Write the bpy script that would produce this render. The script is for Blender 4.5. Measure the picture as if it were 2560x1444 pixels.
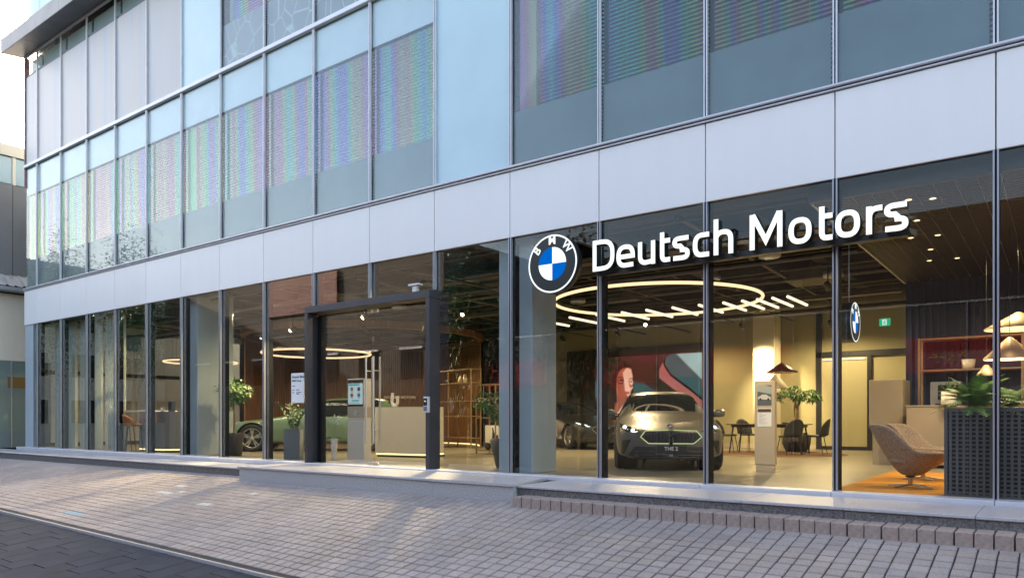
import bpy, bmesh, math, random
from mathutils import Vector, Matrix, noise as mnoise
from mathutils.bvhtree import BVHTree
for o in list(bpy.data.objects):
    bpy.data.objects.remove(o)
SC = bpy.context.scene
COL = SC.collection
R = math.radians
rnd = random.Random(7)

# ---------------------------------------------------------------- camera
AZ = R(36.583)
cam = bpy.data.cameras.new('camera')
cam.lens = 26.146; cam.sensor_width = 36; cam.sensor_fit = 'HORIZONTAL'
cam.shift_y = 0.1264; cam.clip_start = .1; cam.clip_end = 3000
camo = bpy.data.objects.new('camera', cam); COL.objects.link(camo)
camo.location = (0, -9.5, .88); camo.rotation_euler = (R(90), 0, AZ)
SC.camera = camo

# ---------------------------------------------------------------- sky, sun, exposure
SUN_DIR = Vector((-1.115, .421, .40)).normalized()     # behind the far left corner of the building
w = bpy.data.worlds.new('World'); SC.world = w; w.use_nodes = True
nt = w.node_tree; nt.nodes.clear()
sky = nt.nodes.new('ShaderNodeTexSky'); sky.sky_type = 'NISHITA'; sky.sun_disc = False
sky.sun_elevation = math.asin(SUN_DIR.z)
sky.sun_rotation = math.atan2(SUN_DIR.x, SUN_DIR.y)
sky.air_density = 1.0; sky.dust_density = 2.2; sky.ozone_density = 1.2
bg = nt.nodes.new('ShaderNodeBackground'); bg.inputs[1].default_value = .15
wo = nt.nodes.new('ShaderNodeOutputWorld')
wb = nt.nodes.new('ShaderNodeMix'); wb.data_type = 'RGBA'; wb.blend_type = 'MULTIPLY'; wb.inputs[0].default_value = 1
wb.inputs[7].default_value = (1.10, .98, .90, 1)      # the photograph's white balance
nt.links.new(sky.outputs[0], wb.inputs[6]); nt.links.new(wb.outputs[2], bg.inputs[0]); nt.links.new(bg.outputs[0], wo.inputs[0])
sl = bpy.data.lights.new('sun', 'SUN'); sl.energy = 2.5; sl.angle = R(.5); sl.color = (1, .86, .70)
so = bpy.data.objects.new('sun', sl); COL.objects.link(so)
so.rotation_euler = (-SUN_DIR).to_track_quat('-Z', 'Y').to_euler()
SC.view_settings.view_transform = 'Standard'; SC.view_settings.look = 'None'
SC.view_settings.exposure = 2.38; SC.view_settings.gamma = 1; SC.view_settings.use_curve_mapping = False
cy = SC.cycles
cy.use_denoising = True
cy.max_bounces = 10; cy.diffuse_bounces = 4; cy.glossy_bounces = 4; cy.transmission_bounces = 6
cy.transparent_max_bounces = 24; cy.sample_clamp_indirect = 6; cy.caustics_reflective = False; cy.caustics_refractive = False

# ---------------------------------------------------------------- materials
def node(nt, t, **kw):
    n = nt.nodes.new(t)
    for k, v in kw.items(): setattr(n, k, v)
    return n
def mat(name, col, rough=.5, metal=0., nz=0., nscale=8., bump=0., bscale=60., spec=None, coat=0., stretch=None):
    m = bpy.data.materials.new(name); m.use_nodes = True
    t = m.node_tree; b = t.nodes['Principled BSDF']
    b.inputs['Base Color'].default_value = (*col, 1); b.inputs['Roughness'].default_value = rough
    b.inputs['Metallic'].default_value = metal
    if spec is not None: b.inputs['Specular IOR Level'].default_value = spec
    if coat: b.inputs['Coat Weight'].default_value = coat; b.inputs['Coat Roughness'].default_value = .05
    if nz or bump:
        tc = node(t, 'ShaderNodeTexCoord'); src = tc.outputs['Object']
        if stretch:
            mp = node(t, 'ShaderNodeMapping'); mp.inputs['Scale'].default_value = stretch
            t.links.new(src, mp.inputs[0]); src = mp.outputs[0]
    if nz:
        n = node(t, 'ShaderNodeTexNoise'); n.inputs['Scale'].default_value = nscale; n.inputs['Detail'].default_value = 6
        t.links.new(src, n.inputs['Vector'])
        mx = node(t, 'ShaderNodeMix', data_type='RGBA')
        a = tuple(max(0, c*(1-nz)) for c in col); bb = tuple(min(1, c*(1+nz)) for c in col)
        mx.inputs[6].default_value = (*a, 1); mx.inputs[7].default_value = (*bb, 1)
        mr = node(t, 'ShaderNodeMapRange'); mr.inputs[1].default_value = .3; mr.inputs[2].default_value = .7
        t.links.new(n.outputs[0], mr.inputs[0]); t.links.new(mr.outputs[0], mx.inputs[0])
        t.links.new(mx.outputs[2], b.inputs['Base Color'])
    if bump:
        n2 = node(t, 'ShaderNodeTexNoise'); n2.inputs['Scale'].default_value = bscale; n2.inputs['Detail'].default_value = 4
        t.links.new(src, n2.inputs['Vector'])
        bp = node(t, 'ShaderNodeBump'); bp.inputs['Strength'].default_value = bump; bp.inputs['Distance'].default_value = .01
        t.links.new(n2.outputs[0], bp.inputs['Height']); t.links.new(bp.outputs[0], b.inputs['Normal'])
    return m
def emit(name, col, strength):
    m = bpy.data.materials.new(name); m.use_nodes = True; t = m.node_tree; t.nodes.clear()
    e = node(t, 'ShaderNodeEmission'); e.inputs[0].default_value = (*col, 1); e.inputs[1].default_value = strength
    o = node(t, 'ShaderNodeOutputMaterial'); t.links.new(e.outputs[0], o.inputs[0]); return m
def glassmat(name, tint, add=0., gain=1., rough=0., gcol=(1, 1, 1), rainbow=0.):
    m = bpy.data.materials.new(name); m.use_nodes = True; t = m.node_tree; t.nodes.clear()
    tr = node(t, 'ShaderNodeBsdfTransparent'); tr.inputs[0].default_value = (*tint, 1)
    gl = node(t, 'ShaderNodeBsdfGlossy'); gl.inputs['Roughness'].default_value = rough; gl.inputs[0].default_value = (*gcol, 1)
    fr = node(t, 'ShaderNodeFresnel'); fr.inputs[0].default_value = 1.5
    ma = node(t, 'ShaderNodeMath', operation='MULTIPLY_ADD', use_clamp=True); ma.inputs[1].default_value = gain; ma.inputs[2].default_value = add
    t.links.new(fr.outputs[0], ma.inputs[0])
    mx = node(t, 'ShaderNodeMixShader'); t.links.new(ma.outputs[0], mx.inputs[0])
    t.links.new(tr.outputs[0], mx.inputs[1]); t.links.new(gl.outputs[0], mx.inputs[2])
    o = node(t, 'ShaderNodeOutputMaterial'); t.links.new(mx.outputs[0], o.inputs[0])
    if rainbow:
        g = node(t, 'ShaderNodeNewGeometry'); oi = node(t, 'ShaderNodeObjectInfo')
        sp = node(t, 'ShaderNodeSeparateXYZ'); t.links.new(g.outputs['Position'], sp.inputs[0])
        m1 = node(t, 'ShaderNodeMath', operation='MULTIPLY_ADD'); m1.inputs[1].default_value = .03
        t.links.new(sp.outputs[2], m1.inputs[0]); t.links.new(sp.outputs[0], m1.inputs[2])
        m2 = node(t, 'ShaderNodeMath', operation='MULTIPLY_ADD'); m2.inputs[1].default_value = 17.
        t.links.new(oi.outputs['Random'], m2.inputs[0]); t.links.new(m1.outputs[0], m2.inputs[2])
        n = node(t, 'ShaderNodeTexNoise', noise_dimensions='1D'); n.inputs['Scale'].default_value = 1.25; n.inputs['Detail'].default_value = 1.0
        t.links.new(m2.outputs[0], n.inputs['W'])
        m3 = node(t, 'ShaderNodeMath', operation='MULTIPLY_ADD'); m3.inputs[1].default_value = 3.4; m3.inputs[2].default_value = -.6
        t.links.new(n.outputs[0], m3.inputs[0])
        fr2 = node(t, 'ShaderNodeMath', operation='FRACT'); t.links.new(m3.outputs[0], fr2.inputs[0])
        hs = node(t, 'ShaderNodeCombineColor', mode='HSV'); hs.inputs[1].default_value = rainbow; hs.inputs[2].default_value = .82
        t.links.new(fr2.outputs[0], hs.inputs[0]); t.links.new(hs.outputs[0], tr.inputs[0])
    return m

M = {}
M['white_panel'] = mat('white_panel', (.78, .785, .82), .38)
def weather(m, base):
    t = m.node_tree; b = t.nodes['Principled BSDF']; g = node(t, 'ShaderNodeNewGeometry'); oi = node(t, 'ShaderNodeObjectInfo')
    vals = []
    for sc_, det in (((5, 1, .35), 5), ((.7, 1, .9), 4), ((30, 1, .8), 3)):
        mp = node(t, 'ShaderNodeMapping'); mp.inputs['Scale'].default_value = sc_; t.links.new(g.outputs['Position'], mp.inputs[0])
        n = node(t, 'ShaderNodeTexNoise'); n.inputs['Scale'].default_value = 1; n.inputs['Detail'].default_value = det; t.links.new(mp.outputs[0], n.inputs['Vector']); vals.append(n.outputs[0])
    vals.append(oi.outputs['Random']); acc = None
    for v, wt in zip(vals, (.05, .07, .02, .04)):
        k = node(t, 'ShaderNodeMath', operation='MULTIPLY_ADD'); k.inputs[1].default_value = wt; k.inputs[2].default_value = -wt*.5
        t.links.new(v, k.inputs[0])
        if acc is None: acc = k.outputs[0]
        else:
            a = node(t, 'ShaderNodeMath', operation='ADD'); t.links.new(acc, a.inputs[0]); t.links.new(k.outputs[0], a.inputs[1]); acc = a.outputs[0]
    a = node(t, 'ShaderNodeMath', operation='ADD'); a.inputs[1].default_value = 1; t.links.new(acc, a.inputs[0])
    mx = node(t, 'ShaderNodeMix', data_type='RGBA', blend_type='MULTIPLY'); mx.inputs[0].default_value = 1; mx.inputs[6].default_value = (*base, 1)
    t.links.new(a.outputs[0], mx.inputs[7]); t.links.new(mx.outputs[2], b.inputs['Base Color'])
weather(M['white_panel'], (.84, .815, .80))
M['alu'] = mat('aluminium', (.36, .375, .41), .38, .6, nz=.08, nscale=3)
M['alu_light'] = mat('light_aluminium', (.62, .62, .66), .4, .3, nz=.06, nscale=4)
M['black_metal'] = mat('black_metal', (.018, .018, .022), .4, .2)
M['fin'] = mat('matt_black_post', (.006, .006, .007), .8, spec=.15)
M['portal'] = mat('charcoal_metal', (.05, .05, .06), .42, .3, nz=.1, nscale=3)
M['dark_gap'] = mat('dark_joint', (.02, .02, .022), .9)
M['glass'] = glassmat('clear_glass', (.95, .965, .96), .009, .26)
M['glass_up'] = glassmat('reflective_glass', (.90, .94, .95), .038, .07, .015, (.93, .96, .96))
M['glass_iri'] = glassmat('stress_coloured_glass', (1, 1, 1), 0., .25, .05, (1, 1, 1), .28)
M['frost'] = mat('frosted_band', (.62, .68, .70), .45, nz=.05, nscale=2, bump=.15, bscale=140, coat=.3)
M['spandrel'] = mat('grey_spandrel', (.125, .16, .165), .4, nz=.12, nscale=1.4)
M['aqua'] = mat('pale_aqua_panel', (.47, .64, .70), .35, nz=.04, nscale=1.2, coat=.5)
M['blind'] = mat('blind_slat', (.78, .75, .72), .45)
M['room'] = mat('dark_room', (.035, .035, .04), .9)
M['col_blue'] = mat('painted_column', (.40, .47, .50), .55, nz=.05, nscale=2)
M['granite'] = mat('light_granite', (.40, .39, .39), .55, nz=.28, nscale=45, bump=.15, bscale=150)
M['granite_dark'] = mat('dark_granite', (.14, .135, .135), .5, nz=.6, nscale=55, bump=.2, bscale=150)
M['cap'] = mat('granite_cap', (.46, .45, .47), .35, nz=.12, nscale=40)
M['wood'] = mat('walnut', (.18, .09, .042), .45, nz=.35, nscale=3, stretch=(6, 6, .5))
M['floor'] = mat('showroom_floor_tile', (.27, .245, .19), .32, nz=.10, nscale=2.2, bump=.05, bscale=30)
M['beige'] = mat('beige_laminate', (.47, .40, .31), .5, nz=.04, nscale=3)
M['beige_wall'] = mat('olive_beige_wall', (.39, .35, .20), .7, nz=.05, nscale=1.5)
M['cream'] = mat('cream_paint', (.70, .64, .50), .6)
M['black_ceiling'] = mat('black_ceiling', (.022, .021, .02), .8)
M['duct'] = mat('duct_paint', (.055, .05, .045), .55, nz=.3, nscale=4)
M['fabric_tan'] = mat('tan_fabric', (.36, .27, .20), .9, nz=.35, nscale=45, bump=.3, bscale=300)
M['fabric_dark'] = mat('dark_leather', (.022, .022, .026), .5)
M['leather_orange'] = mat('orange_leather', (.45, .15, .045), .5, nz=.1, nscale=20)
M['rug'] = mat('orange_rug', (.62, .27, .02), .95, nz=.25, nscale=70, bump=.5, bscale=250)
M['rug_brown'] = mat('brown_rug', (.20, .11, .06), .95, nz=.25, nscale=70)
M['leaf'] = mat('leaf_green', (.085, .20, .03), .45, nz=.6, nscale=9)
M['leaf_fern'] = mat('fern_green', (.17, .33, .07), .5, nz=.5, nscale=12)
M['leaf_dark'] = mat('dark_leaf', (.045, .12, .035), .4, nz=.5, nscale=9)
M['trunk'] = mat('trunk_bark', (.33, .24, .11), .8, nz=.3, nscale=20)
M['pot_dark'] = mat('dark_pot', (.035, .033, .032), .5)
M['pot_grey'] = mat('blue_grey_pot', (.13, .155, .18), .5)
M['pot_white'] = mat('white_pot', (.75, .73, .70), .4)
M['soil'] = mat('soil', (.03, .02, .015), .95)
M['tyre'] = mat('tyre_rubber', (.015, .015, .016), .75)
M['rim'] = mat('alloy_rim', (.52, .52, .53), .25, .9)
M['carglass'] = mat('car_glass', (.012, .016, .018), .04, spec=.9)
M['chrome'] = mat('chrome', (.75, .75, .77), .12, 1.)
M['plastic_black'] = mat('black_plastic', (.012, .012, .014), .35)
M['brass'] = mat('brass', (.62, .42, .19), .3, .9)
M['shade_gold'] = mat('gold_shade', (.66, .50, .33), .42, .35)
M['navy'] = mat('navy_wall', (.010, .022, .085), .6, nz=.2, nscale=3)
M['screen_frame'] = mat('dark_wall_panel', (.05, .045, .04), .6)
M['steel'] = mat('brushed_steel', (.55, .53, .50), .3, .9)
M['red'] = mat('red_panel', (.45, .03, .03), .6)
M['white'] = mat('white_paint', (.8, .8, .8), .5)
M['paper'] = mat('white_paper', (.80, .81, .84), .6)
M['ink'] = mat('black_ink', (.015, .015, .015), .6)
M['letter_side'] = mat('letter_return', (.010, .016, .018), .35)
M['e_sign'] = emit('sign_white_light', (.93, .985, 1), .26)
M['e_blue'] = emit('sign_blue_light', (.0, .16, .72), .165)
M['e_ring'] = emit('ring_light_glow', (1, .66, .36), .34)
M['e_tube'] = emit('tube_light_glow', (1, .82, .56), .32)
M['e_strip'] = emit('plinth_strip_glow', (1, .74, .30), .5)
M['e_spot'] = emit('spot_lens_glow', (1, .85, .55), 6)
M['e_down'] = emit('downlight_glow', (1, .66, .30), .9)
M['e_head'] = emit('headlight_glow', (.95, 1, 1), .5)
M['e_grille'] = emit('grille_outline_glow', (.80, .92, .40), .13)
M['e_bulb'] = emit('bulb_glow', (1, .74, .42), 1)

# ---------------------------------------------------------------- mesh helpers
class MB:
    """collects shapes into one mesh"""
    def __init__(s): s.v = []; s.f = []; s.mi = []; s.sm = []
    def add(s, vs, fs, mi=0, smooth=False):
        n = len(s.v); s.v += [tuple(v) for v in vs]
        for f in fs:
            s.f.append(tuple(i+n for i in f)); s.mi.append(mi); s.sm.append(smooth)
        return s
    def box(s, x0, x1, y0, y1, z0, z1, mi=0, b=0.):
        if b <= 0:
            vs = [(x0,y0,z0),(x1,y0,z0),(x1,y1,z0),(x0,y1,z0),(x0,y0,z1),(x1,y0,z1),(x1,y1,z1),(x0,y1,z1)]
            return s.add(vs, [(0,3,2,1),(4,5,6,7),(0,1,5,4),(1,2,6,5),(2,3,7,6),(3,0,4,7)], mi)
        vs = []; X = (x0, x1); Y = (y0, y1); Z = (z0, z1)
        idx = {}
        for i in (0, 1):
            for j in (0, 1):
                for k in (0, 1):
                    p = (X[i], Y[j], Z[k]); d = (1-2*i, 1-2*j, 1-2*k)
                    for a in range(3):
                        q = [p[c] + (d[c]*b if c != a else 0) for c in range(3)]
                        idx[(i, j, k, a)] = len(vs); vs.append(q)
        fs = []
        for a in range(3):
            o = [c for c in range(3) if c != a]
            for sgn in (0, 1):
                ring = []
                for (u, v_) in ((0,0),(1,0),(1,1),(0,1)):
                    key = [0,0,0]; key[a] = sgn; key[o[0]] = u; key[o[1]] = v_
                    ring.append(idx[(*key, a)])
                flip = (sgn == 0) ^ (a == 1)
                fs.append(tuple(ring[::-1]) if flip else tuple(ring))
        for a in range(3):
            o = [c for c in range(3) if c != a]
            for u in (0, 1):
                for v_ in (0, 1):
                    k0 = [0,0,0]; k1 = [0,0,0]; k0[a] = 0; k1[a] = 1
                    k0[o[0]] = k1[o[0]] = u; k0[o[1]] = k1[o[1]] = v_
                    q = (idx[(*k0, o[0])], idx[(*k0, o[1])], idx[(*k1, o[1])], idx[(*k1, o[0])])
                    fs.append(q if (u ^ v_) ^ (a == 1) else q[::-1])
        for i in (0,1):
            for j in (0,1):
                for k in (0,1):
                    q = (idx[(i,j,k,0)], idx[(i,j,k,1)], idx[(i,j,k,2)])
                    fs.append(q if (i+j+k) % 2 else q[::-1])
        return s.add(vs, fs, mi)
    def prism(s, pts, h0, h1, axis='z', mi=0):
        """polygon pts (2D) extruded along an axis"""
        n = len(pts)
        def P(a, b, h): return {'z': (a, b, h), 'y': (a, h, b), 'x': (h, a, b)}[axis]
        vs = [P(a, b, h0) for a, b in pts] + [P(a, b, h1) for a, b in pts]
        fs = [tuple(range(n))[::-1], tuple(range(n, 2*n))] + [(i, (i+1) % n, n+(i+1) % n, n+i) for i in range(n)]
        return s.add(vs, fs, mi)
    def tube(s, pts, r, n=8, mi=0, closed=False, cap=True, r2=None):
        pts = [Vector(p) for p in pts]; m = len(pts); rings = []
        up = Vector((0, 0, 1)); prev = None
        base = len(s.v); vs = []
        for i, p in enumerate(pts):
            if closed: d = pts[(i+1) % m] - pts[i-1]
            else: d = pts[min(i+1, m-1)] - pts[max(i-1, 0)]
            d.normalize()
            if prev is None:
                a = d.cross(up) if abs(d.z) < .95 else d.cross(Vector((1, 0, 0)))
            else: a = prev - d*prev.dot(d)
            a.normalize(); prev = a; b = d.cross(a)
            rr = r if r2 is None else r + (r2-r)*i/max(1, m-1)
            for k in range(n):
                t = 2*math.pi*k/n
                vs.append(p + (a*math.cos(t) + b*math.sin(t))*rr)
        fs = []
        for i in range(m if closed else m-1):
            for k in range(n):
                fs.append((i*n+k, i*n+(k+1) % n, ((i+1) % m)*n+(k+1) % n, ((i+1) % m)*n+k))
        s.add(vs, fs, mi, True)
        if cap and not closed:
            s.add([vs[k] for k in range(n)], [tuple(range(n))[::-1]], mi); s.add(vs[-n:], [tuple(range(n))], mi)
        return s
    def lathe(s, prof, n=24, c=(0, 0, 0), mi=0, smooth=True, axis='z'):
        vs = []; fs = []
        for r, h in prof:
            for k in range(n):
                t = 2*math.pi*k/n; a, b = r*math.cos(t), r*math.sin(t)
                v = {'z': (a, b, h), 'x': (h, a, b), 'y': (b, h, a)}[axis]
                vs.append((v[0]+c[0], v[1]+c[1], v[2]+c[2]))
        for i in range(len(prof)-1):
            for k in range(n):
                fs.append((i*n+k, i*n+(k+1) % n, (i+1)*n+(k+1) % n, (i+1)*n+k))
        return s.add(vs, fs, mi, smooth)
    def build(s, name, mats, parent=None, loc=None, rot=None):
        me = bpy.data.meshes.new(name); me.from_pydata(s.v, [], s.f)
        if not isinstance(mats, (list, tuple)): mats = [mats]
        for m in mats: me.materials.append(m)
        me.polygons.foreach_set('material_index', s.mi); me.polygons.foreach_set('use_smooth', s.sm)
        me.update()
        return link(name, me, parent, loc, rot)
def link(name, me, parent=None, loc=None, rot=None):
    o = bpy.data.objects.new(name, me); COL.objects.link(o)
    if parent: o.parent = parent
    if loc: o.location = loc
    if rot: o.rotation_euler = rot
    return o
def tag(o, label=None, cat=None, group=None, kind=None):
    if label: o['label'] = label
    if cat: o['category'] = cat
    if group: o['group'] = group
    if kind: o['kind'] = kind
    return o
def thing(name, label, cat, loc=(0, 0, 0), rz=0, group=None):
    o = bpy.data.objects.new(name, None); COL.objects.link(o); o.empty_display_size = .1
    o.location = loc; o.rotation_euler = (0, 0, rz)
    return tag(o, label, cat, group)
def dup(root, loc, rz=None, label=None):
    c = root.copy(); COL.objects.link(c); c.location = loc
    if rz is not None: c.rotation_euler = (0, 0, rz)
    if label: c['label'] = label
    for ch in [x for x in bpy.data.objects if x.parent == root]:
        d = ch.copy(); COL.objects.link(d); d.parent = c
        for g in [x for x in bpy.data.objects if x.parent == ch]:
            e = g.copy(); COL.objects.link(e); e.parent = d
    return c
def bx(name, m, x0, x1, y0, y1, z0, z1, parent=None, b=0., **kw):
    return MB().box(x0, x1, y0, y1, z0, z1, 0, b).build(name, m, parent, **kw)
def spot(name, loc, target, power, size=60, blend=.6, col=(1, .75, .40), rad=.05):
    l = bpy.data.lights.new(name, 'SPOT'); l.energy = power; l.spot_size = R(size); l.spot_blend = blend
    l.color = col; l.shadow_soft_size = rad
    o = bpy.data.objects.new(name, l); COL.objects.link(o); o.location = loc
    o.rotation_euler = (Vector(target)-Vector(loc)).to_track_quat('-Z', 'Y').to_euler(); return o
def area(name, loc, sx, sy, power, col=(1, .74, .38), rot=(0, 0, 0)):
    l = bpy.data.lights.new(name, 'AREA'); l.shape = 'RECTANGLE'; l.size = sx; l.size_y = sy; l.energy = power; l.color = col
    o = bpy.data.objects.new(name, l); COL.objects.link(o); o.location = loc; o.rotation_euler = rot; return o
def arc(cx_, cy_, r, a0, a1, n=8):
    return [(cx_+r*math.cos(R(a0+(a1-a0)*i/n)), cy_+r*math.sin(R(a0+(a1-a0)*i/n))) for i in range(n+1)]
ORD = ['first','second','third','fourth','fifth','sixth','seventh','eighth','ninth','tenth','eleventh','twelfth','thirteenth','fourteenth','fifteenth','sixteenth']
# ---------------------------------------------------------------- ground
def slope_at(X):
    if X >= -7: return .20
    if X >= -15.6: return .20 + (X+7)*(.065/8.6)
    return max(.08, .135 + (X+15.6)*.0045)
YK = -4.46
def ramp_z(X, Y): return -.305 + slope_at(X)*(Y+1.65)
def street_z(X, Y): return ramp_z(X, YK) - .03 + .115*(max(Y, -15.)-YK)
def in_view(X, Y, Z):
    W = Y+9.5; zd = -.596*X + .803*W
    if zd < .5: return None
    px = 1280+1859.3*(.803*X+.596*W)/zd; py = 1045.6-1859.3*(Z-.88)/zd
    return zd if (-40 < px < 2600 and -40 < py < 1470) else None
def sheet(name, m, xs, ys, zf, kind='structure', parent=None):
    vs = [(x, y, zf(x, y)) for y in ys for x in xs]; n = len(xs)
    fs = [(j*n+i, j*n+i+1, (j+1)*n+i+1, (j+1)*n+i) for j in range(len(ys)-1) for i in range(n-1)]
    o = MB().add(vs, fs, 0, True).build(name, m, parent)
    if kind: o['kind'] = kind
    return o
m_ground = mat('asphalt', (.05, .05, .052), .85, nz=.3, nscale=1.5, bump=.3, bscale=80)
g = MB(); g.add([(-900, -900, -2.20), (900, -900, -2.20), (900, 900, -2.20), (-900, 900, -2.20)], [(0, 1, 2, 3)])
tag(g.build('ground', m_ground), kind='structure')

# paving stones on the ramp in front of the window wall
def paver_mat():
    m = mat('paver_stone', (.3, .3, .3), .62, bump=.12, bscale=160)
    t = m.node_tree; b = t.nodes['Principled BSDF']
    g = node(t, 'ShaderNodeNewGeometry'); mp = node(t, 'ShaderNodeMapping')
    mp.inputs['Scale'].default_value = (1/.155, 1/.148, 0); mp.inputs['Location'].default_value = (.0, 1.1/.148, 0)
    t.links.new(g.outputs['Position'], mp.inputs[0])
    fl = node(t, 'ShaderNodeVectorMath', operation='FLOOR'); t.links.new(mp.outputs[0], fl.inputs[0])
    wn = node(t, 'ShaderNodeTexWhiteNoise', noise_dimensions='3D'); t.links.new(fl.outputs[0], wn.inputs['Vector'])
    cr = node(t, 'ShaderNodeValToRGB'); e = cr.color_ramp.elements
    e[0].position = 0; e[0].color = (.30, .255, .235, 1); e[1].position = 1; e[1].color = (.38, .33, .31, 1)
    for p, c in ((.3, (.34, .29, .265, 1)), (.6, (.35, .305, .285, 1)), (.8, (.325, .285, .27, 1))):
        k = e.new(p); k.color = c
    t.links.new(wn.outputs[0], cr.inputs[0])
    n = node(t, 'ShaderNodeTexNoise'); n.inputs['Scale'].default_value = .55; n.inputs['Detail'].default_value = 5
    t.links.new(g.outputs['Position'], n.inputs['Vector'])
    n2 = node(t, 'ShaderNodeTexNoise'); n2.inputs['Scale'].default_value = 70; n2.inputs['Detail'].default_value = 3
    t.links.new(g.outputs['Position'], n2.inputs['Vector'])
    ad = node(t, 'ShaderNodeMath', operation='ADD'); t.links.new(n.outputs[0], ad.inputs[0]); t.links.new(n2.outputs[0], ad.inputs[1])
    mr = node(t, 'ShaderNodeMapRange'); mr.inputs[1].default_value = .7; mr.inputs[2].default_value = 1.3
    mr.inputs[3].default_value = .70; mr.inputs[4].default_value = 1.22; t.links.new(ad.outputs[0], mr.inputs[0])
    mx = node(t, 'ShaderNodeMix', data_type='RGBA', blend_type='MULTIPLY'); mx.inputs[0].default_value = 1
    t.links.new(cr.outputs[0], mx.inputs[6]); t.links.new(mr.outputs[0], mx.inputs[7]); t.links.new(mx.outputs[2], b.inputs['Base Color'])
    return m
M['paver'] = paver_mat()
M['paver_pale'] = mat('pale_paver', (.46, .47, .47), .6, nz=.12, nscale=30)
M['paver_blue'] = mat('blue_grey_paver', (.22, .33, .40), .6, nz=.15, nscale=30)
PX, PY = .155, .148
def paver_shape(w, d, ch=.007, dep=.05):
    vs = []
    for (sx, sy, z) in ((w, d, -dep), (w, d, -ch), (w-2*ch, d-2*ch, 0)):
        vs += [(-sx/2, -sy/2, z), (sx/2, -sy/2, z), (sx/2, sy/2, z), (-sx/2, sy/2, z)]
    fs = [(8, 9, 10, 11)]
    for a in (0, 4):
        fs += [(a+i, a+(i+1) % 4, a+4+(i+1) % 4, a+4+i) for i in range(4)]
    return vs, fs
PV, PF = paver_shape(PX-.013, PY-.015)
pav = sheet('pavement', mat('paver_mortar', (.045, .04, .038), .95), [-60+.5*i for i in range(141)], [-4.46, -3.6, -2.8, -2, -1.4, -.9, -.2], lambda x, y: ramp_z(x, y)-.012)
cand = []
for j in range(23):
    yc = -1.1-(j+.5)*PY
    if yc - PY/2 < YK+.055: break
    for i in range(-260, 28):
        xc = (i+.5)*PX
        if -12.36 < xc < -5.9 and yc > -1.40: continue
        if xc > -5.86 and yc > -1.6: continue
        z = ramp_z(xc, yc) + rnd.uniform(-.002, .002)
        d = in_view(xc, yc, z)
        cand.append((d if d else 1e6+abs(xc+8), xc, yc, z))
cand.sort()
pme = MB().add(PV, PF).build('paver', M['paver']); pmesh = pme.data; bpy.data.objects.remove(pme)
pale = {(-13.05, -2.55), (-12.9, -2.55), (-12.75, -2.55), (-12.6, -2.4), (-11.2, -2.85), (-11.05, -2.85), (-13.3, -2.1), (-13.15, -2.1), (-10.9, -2.1)}
blue = {(-13.2, -4.05), (-13.05, -4.05), (-12.9, -4.05), (-12.75, -4.05)}
def near(s, x, y): return any(abs(x-a) < PX*.5 and abs(y-b) < PY*.5 for a, b in s)
mpale = pmesh.copy(); mpale.materials[0] = M['paver_pale']; mblue = pmesh.copy(); mblue.materials[0] = M['paver_blue']
rest = MB(); nind = 0
for d, xc, yc, z in cand:
    rx = math.atan(slope_at(xc)) + rnd.uniform(-.006, .006); ry = rnd.uniform(-.007, .007) + math.atan((ramp_z(xc-.1, yc)-ramp_z(xc+.1, yc))/.2)
    rz = rnd.uniform(-.008, .008); jx = rnd.uniform(-.002, .002)
    p_, b_ = near(pale, xc, yc), near(blue, xc, yc)
    if (nind < 286 and d < 1e5) or p_ or b_:
        nind += 1
        link('paver', mpale if p_ else mblue if b_ else pmesh, pav, (xc+jx, yc, z), (rx, ry, rz))
    elif d < 1e5 or d-1e6 < 24:
        mt = Matrix.Translation((xc+jx, yc, z)) @ Matrix.Rotation(rx, 4, 'X') @ Matrix.Rotation(ry, 4, 'Y') @ Matrix.Rotation(rz, 4, 'Z')
        rest.add([mt @ Vector(v) for v in PV], PF)
tag(rest.build('pavers', M['paver'], pav), kind='stuff')
# kerb strip along the foot of the ramp
kerb = tag(bpy.data.objects.new('kerb_strip', None), kind='structure'); COL.objects.link(kerb)
for i in range(58):
    x0 = -44+i*.8; x1 = x0+.792
    vs = []
    for (y, dz) in ((YK-.012, -.2), (YK-.012, .0), (YK+.022, .002), (YK+.022, -.2)):
        vs += [(x0, y, ramp_z(x0, YK)+dz), (x1, y, ramp_z(x1, YK)+dz)]
    MB().add(vs, [(0, 1, 3, 2), (2, 3, 5, 4), (4, 5, 7, 6), (0, 2, 4, 6), (1, 7, 5, 3)]).build('kerb_stone', M['granite'], kerb)

# dark slabs of the footway
M['slab'] = mat('dark_slab', (.030, .040, .058), .8, spec=.15, nz=.22, nscale=2.2, bump=.25, bscale=120)
st = sheet('street', mat('slab_mortar', (.02, .02, .022), .95), [-60+2*i for i in range(46)], [-15.4, -12, -9, -7, -5.5, YK-.014], lambda x, y: street_z(x, y)-.012)
SXW, SYW = .36, .66
sv, sf = paver_shape(SXW-.006, SYW-.006, .003, .04)
so_ = MB().add(sv, sf).build('slab', M['slab']); smesh = so_.data; bpy.data.objects.remove(so_)
srest = MB(); ns = 0; sc_ = []
for i in range(-75, 36):
    off = .5*SYW*(i % 2) + .1*((i*7) % 3)
    for j in range(-1, 17):
        y1 = YK-.02-j*SYW-off+SYW
        y0 = y1-SYW; y1c = min(y1, YK-.022)
        if y1c-y0 < .08 or y0 < -15: continue
        xc = (i+.5)*SXW; yc = (y1c+y0)/2
        sc_.append((in_view(xc, yc, street_z(xc, yc)) or 1e6, xc, yc, y1c-y0))
sc_.sort()
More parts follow.
